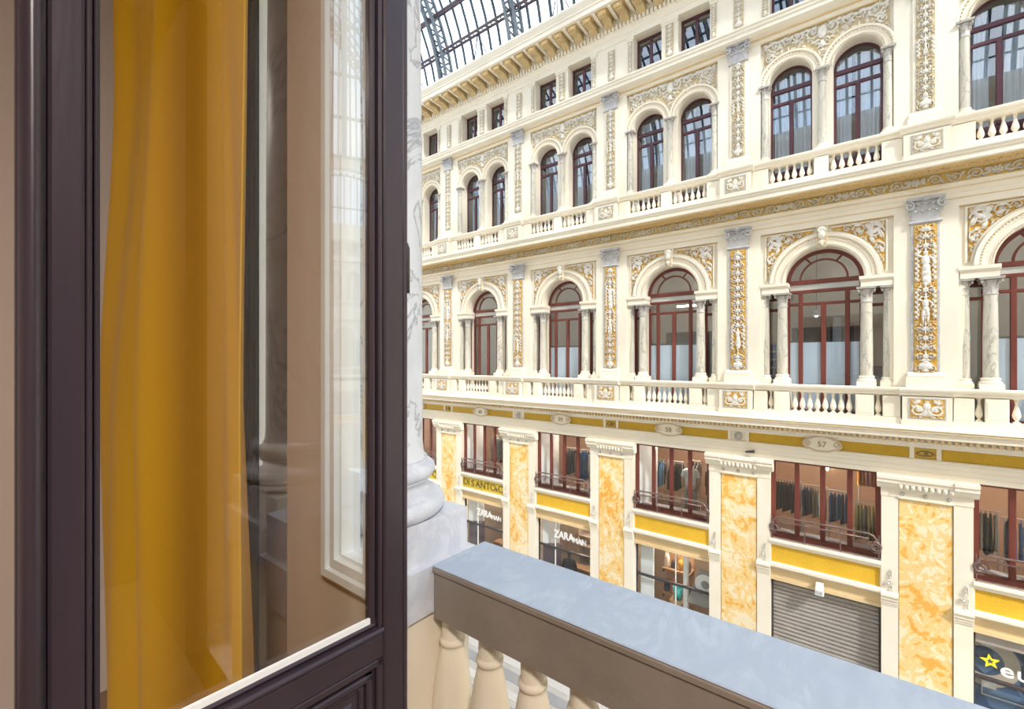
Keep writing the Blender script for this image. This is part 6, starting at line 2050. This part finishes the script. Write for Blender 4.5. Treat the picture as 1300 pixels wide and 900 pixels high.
# ---- curtain
cu = MB()
def curt(u, v_):
    # u along the cloth from the wall side (left) to the window side, v from hem to top
    z = -1.58 + v_ * 3.9
    w0, w1 = -2.78, -1.02
    k = min(1, max(0, (z + .3) / 1.4))
    k = k * k * (3 - 2 * k)
    xl = w0 + .40 * k
    xr = w1 - .075 * min(1, max(0, (z + .72) / 1.6))
    x = xl + (xr - xl) * u
    f = 1 - .35 * k
    y = .455 + .060 * math.sin(u * 2 * PI * 2.6 + .6 + .7 * v_) * f + .028 * math.sin(u * 2 * PI * 4.3 + 2.0 - v_ * 1.6) + .006 * math.sin(u * 2 * PI * 9.3 + v_ * 2)
    x += .03 * math.cos(u * 2 * PI * 2.6 + .6 + .7 * v_)
    return (x, y, z)
cu.grid(curt, 150, 40)
co = link_obj('curtain', cu.mesh('curtain', 'curtain_yellow'), (0, 0, 0))
sd_ = co.modifiers.new('thickness', 'SOLIDIFY')
sd_.thickness = .002
tag(co, 'long bright yellow curtain hanging in soft folds behind the casement glass', 'curtain')
cr = thing('curtain_rod', 'dark curtain rod carrying the yellow curtain above the window', 'rod', (-1.6, .5, 2.32))
part(cr, 'rod', mesh(MB().tube([(-2.7, .46, 2.34), (.9, .46, 2.34)], .014, 10), 'rod', 'dark_metal'))
for xx in (-2.6, .8):
    part(cr, 'bracket', mesh(MB().tube([(xx, .46, 2.34), (xx, .70, 2.34)], .010, 8), 'bracket', 'dark_metal'))

# ================================================================== FAR END OF THE GALLERY (mirrored in the casement glass)
far = thing('wall_octagon', 'arched facade at the far crossing of the gallery', None, (39.0, 21.3, ZG), kind='structure', rotz=R(-62.4))
def fp(name, me_, x=0.0, y=0.0, z=0.0, rot=(0, 0, 0)):
    return link_obj(name, me_, (x, y - 15.0, z - ZG), far, rot)
fp('wall_body', mesh(MB().box(-9, 9, 15.40, 15.6, ZG, 12.4), 'wall_body', 'office_grey'))
for zz, hh, dd in ((-2.9, .9, .3), (-1.6, .25, .6), (3.8, .9, .3), (4.5, .3, .7), (9.35, .4, .4), (11.2, 1.4, .9)):
    fp('cornice', mesh(MB().box(-9, 9, 15.0 - dd, 15.45, zz, zz + hh), 'cornice', 'cream_plaster'))
for k in (-1, 0, 1):
    xx = k * BAY
    for n_, me_ in (('arch_wall', aw1), ('arch_wall', aw2), ('archivolt', av1), ('spandrel_relief', span1_me), ('spandrel_relief', span2_me), ('impost', imp_me), ('frieze_relief', frieze_me), ('attic_wall', at_me), ('gold_band', gband), ('lintel', lint), ('sill', sill), ('window_frame', w1['frame']), ('window_frame', m_frame), ('handrail', rail1), ('handrail', rail2), ('base_course', base1), ('base_course', base2)):
        fp(n_, me_, xx)
    for s in (-1, 1):
        fp('archivolt', av2, xx + s * CX2)
        fp('window_frame', w2_frame, xx + s * CX2)
        fp('column_shaft', col1[1], xx + s * .951, 15.06)
        for q in range(6):
            fp('baluster', bal2, xx + s * (.265 + q * .178), 14.72)
    for q in range(8):
        fp('baluster', bal1, xx + (q - 3.5) * .172, 14.71)
for k in range(-1, 3):
    xx = (k - .5) * BAY
    for n_, me_ in (('pier', pier_me), ('pilaster_shaft', p1_body), ('pilaster_shaft', p2_body), ('capital', p1_cap), ('capital', p2_cap), ('shop_pier', core_me), ('onyx_slab', slab_me)):
        fp(n_, me_, xx)
# glazed lunette on top
lun = MB()
for r_ in (5.6, 5.0):
    lun.arc([(r_, 15.1), (r_, 14.9), (r_ + .12, 14.9), (r_ + .12, 15.1)], 0, 12.4, 0, PI, 40)
for k in range(60):
    a = PI * k / 60
    b_ = PI * (k + 1) / 60
    r0, r1 = (5.06, 5.66) if k % 2 else (5.66, 5.06)
    lun.tube([(r0 * math.cos(a), 15, 12.4 + r0 * math.sin(a)), (r1 * math.cos(b_), 15, 12.4 + r1 * math.sin(b_))], .04, 4, False)
fp('lunette_arch', mesh(lun, 'lunette_arch', 'rib_iron'))
for k in range(-8, 9):
    x_ = k * .58
    fp('glazing_bar', mesh(MB().box(x_ - .045, x_ + .045, 14.95, 15.05, 12.4, 12.4 + math.sqrt(max(.1, 25 - x_ * x_))), 'glazing_bar', 'roof_iron'))
fp('glazing_bar', mesh(MB().box(-4.8, 4.8, 14.95, 15.05, 14.3, 14.42), 'glazing_bar', 'roof_iron'))
lg_ = sector(.01, 5.0, 0, PI, 12.4, 15.02, 'roof_glass')
fp('pane', lg_)
spn = arch_wall(-9, 9, 12.4, 19.2, [(0, 5.7, 12.4)], 15.2, 15.5).mesh('upper_wall', 'cream_plaster')
fp('upper_wall', spn)
# glazed dome slope above it
dome = MB()
for k in range(-16, 17):
    x_ = k * .55
    dome.tube([(x_, 15, 19.2), (x_ * .8, 10, 26), (x_ * .5, 3, 31)], .07 if k % 4 else .22, 4, False)
for (y_, z_, f_) in ((15, 19.2, 1), (13, 21.9, .92), (11, 24.6, .84), (8.6, 27.2, .72), (6, 29, .62), (3, 31, .5)):
    dome.tube([(-9 * f_, y_, z_), (9 * f_, y_, z_)], .16, 4, False)
fp('dome_frame', mesh(dome, 'dome_frame', 'roof_iron'))

# ---- the room
part_r = lambda n_, mb, mat, lab: tag(link_obj(n_, mesh(mb, n_, mat)), lab, None, None, 'structure')
part_r('wall_left', MB().box(-3.1, -2.95, -4.2, .70, -1.62, 2.6), 'inner_plaster', 'pinkish plaster wall of the room beside the curtain')
part_r('wall_right', MB().box(2.6, 2.75, -4.2, .70, -1.62, 2.6), 'dark_plum', 'unseen wall of the room right of the window, darkened to cut reflections')  # dark colour chosen so this unseen wall hazes the casement pane less
part_r('wall_back', MB().box(-3.1, 2.75, -4.35, -4.2, -1.62, 2.6), 'inner_plaster', 'plaster wall at the back of the room')
part_r('floor_room', MB().box(-3.1, 2.75, -4.35, .80, -1.72, -1.62), 'room_floor', 'brown wooden floor of the room')
part_r('ceiling_room', MB().box(-3.1, 2.75, -4.35, .80, 2.6, 2.75), 'inner_plaster', 'plaster ceiling of the room')

# courses of pieces too small to pick apart in the photograph
for o in bpy.data.objects:
    if o.name.split('.')[0] in ('dentil_course', 'slat_curtain', 'key_pattern', 'bead_course'):
        o['kind'] = 'stuff'
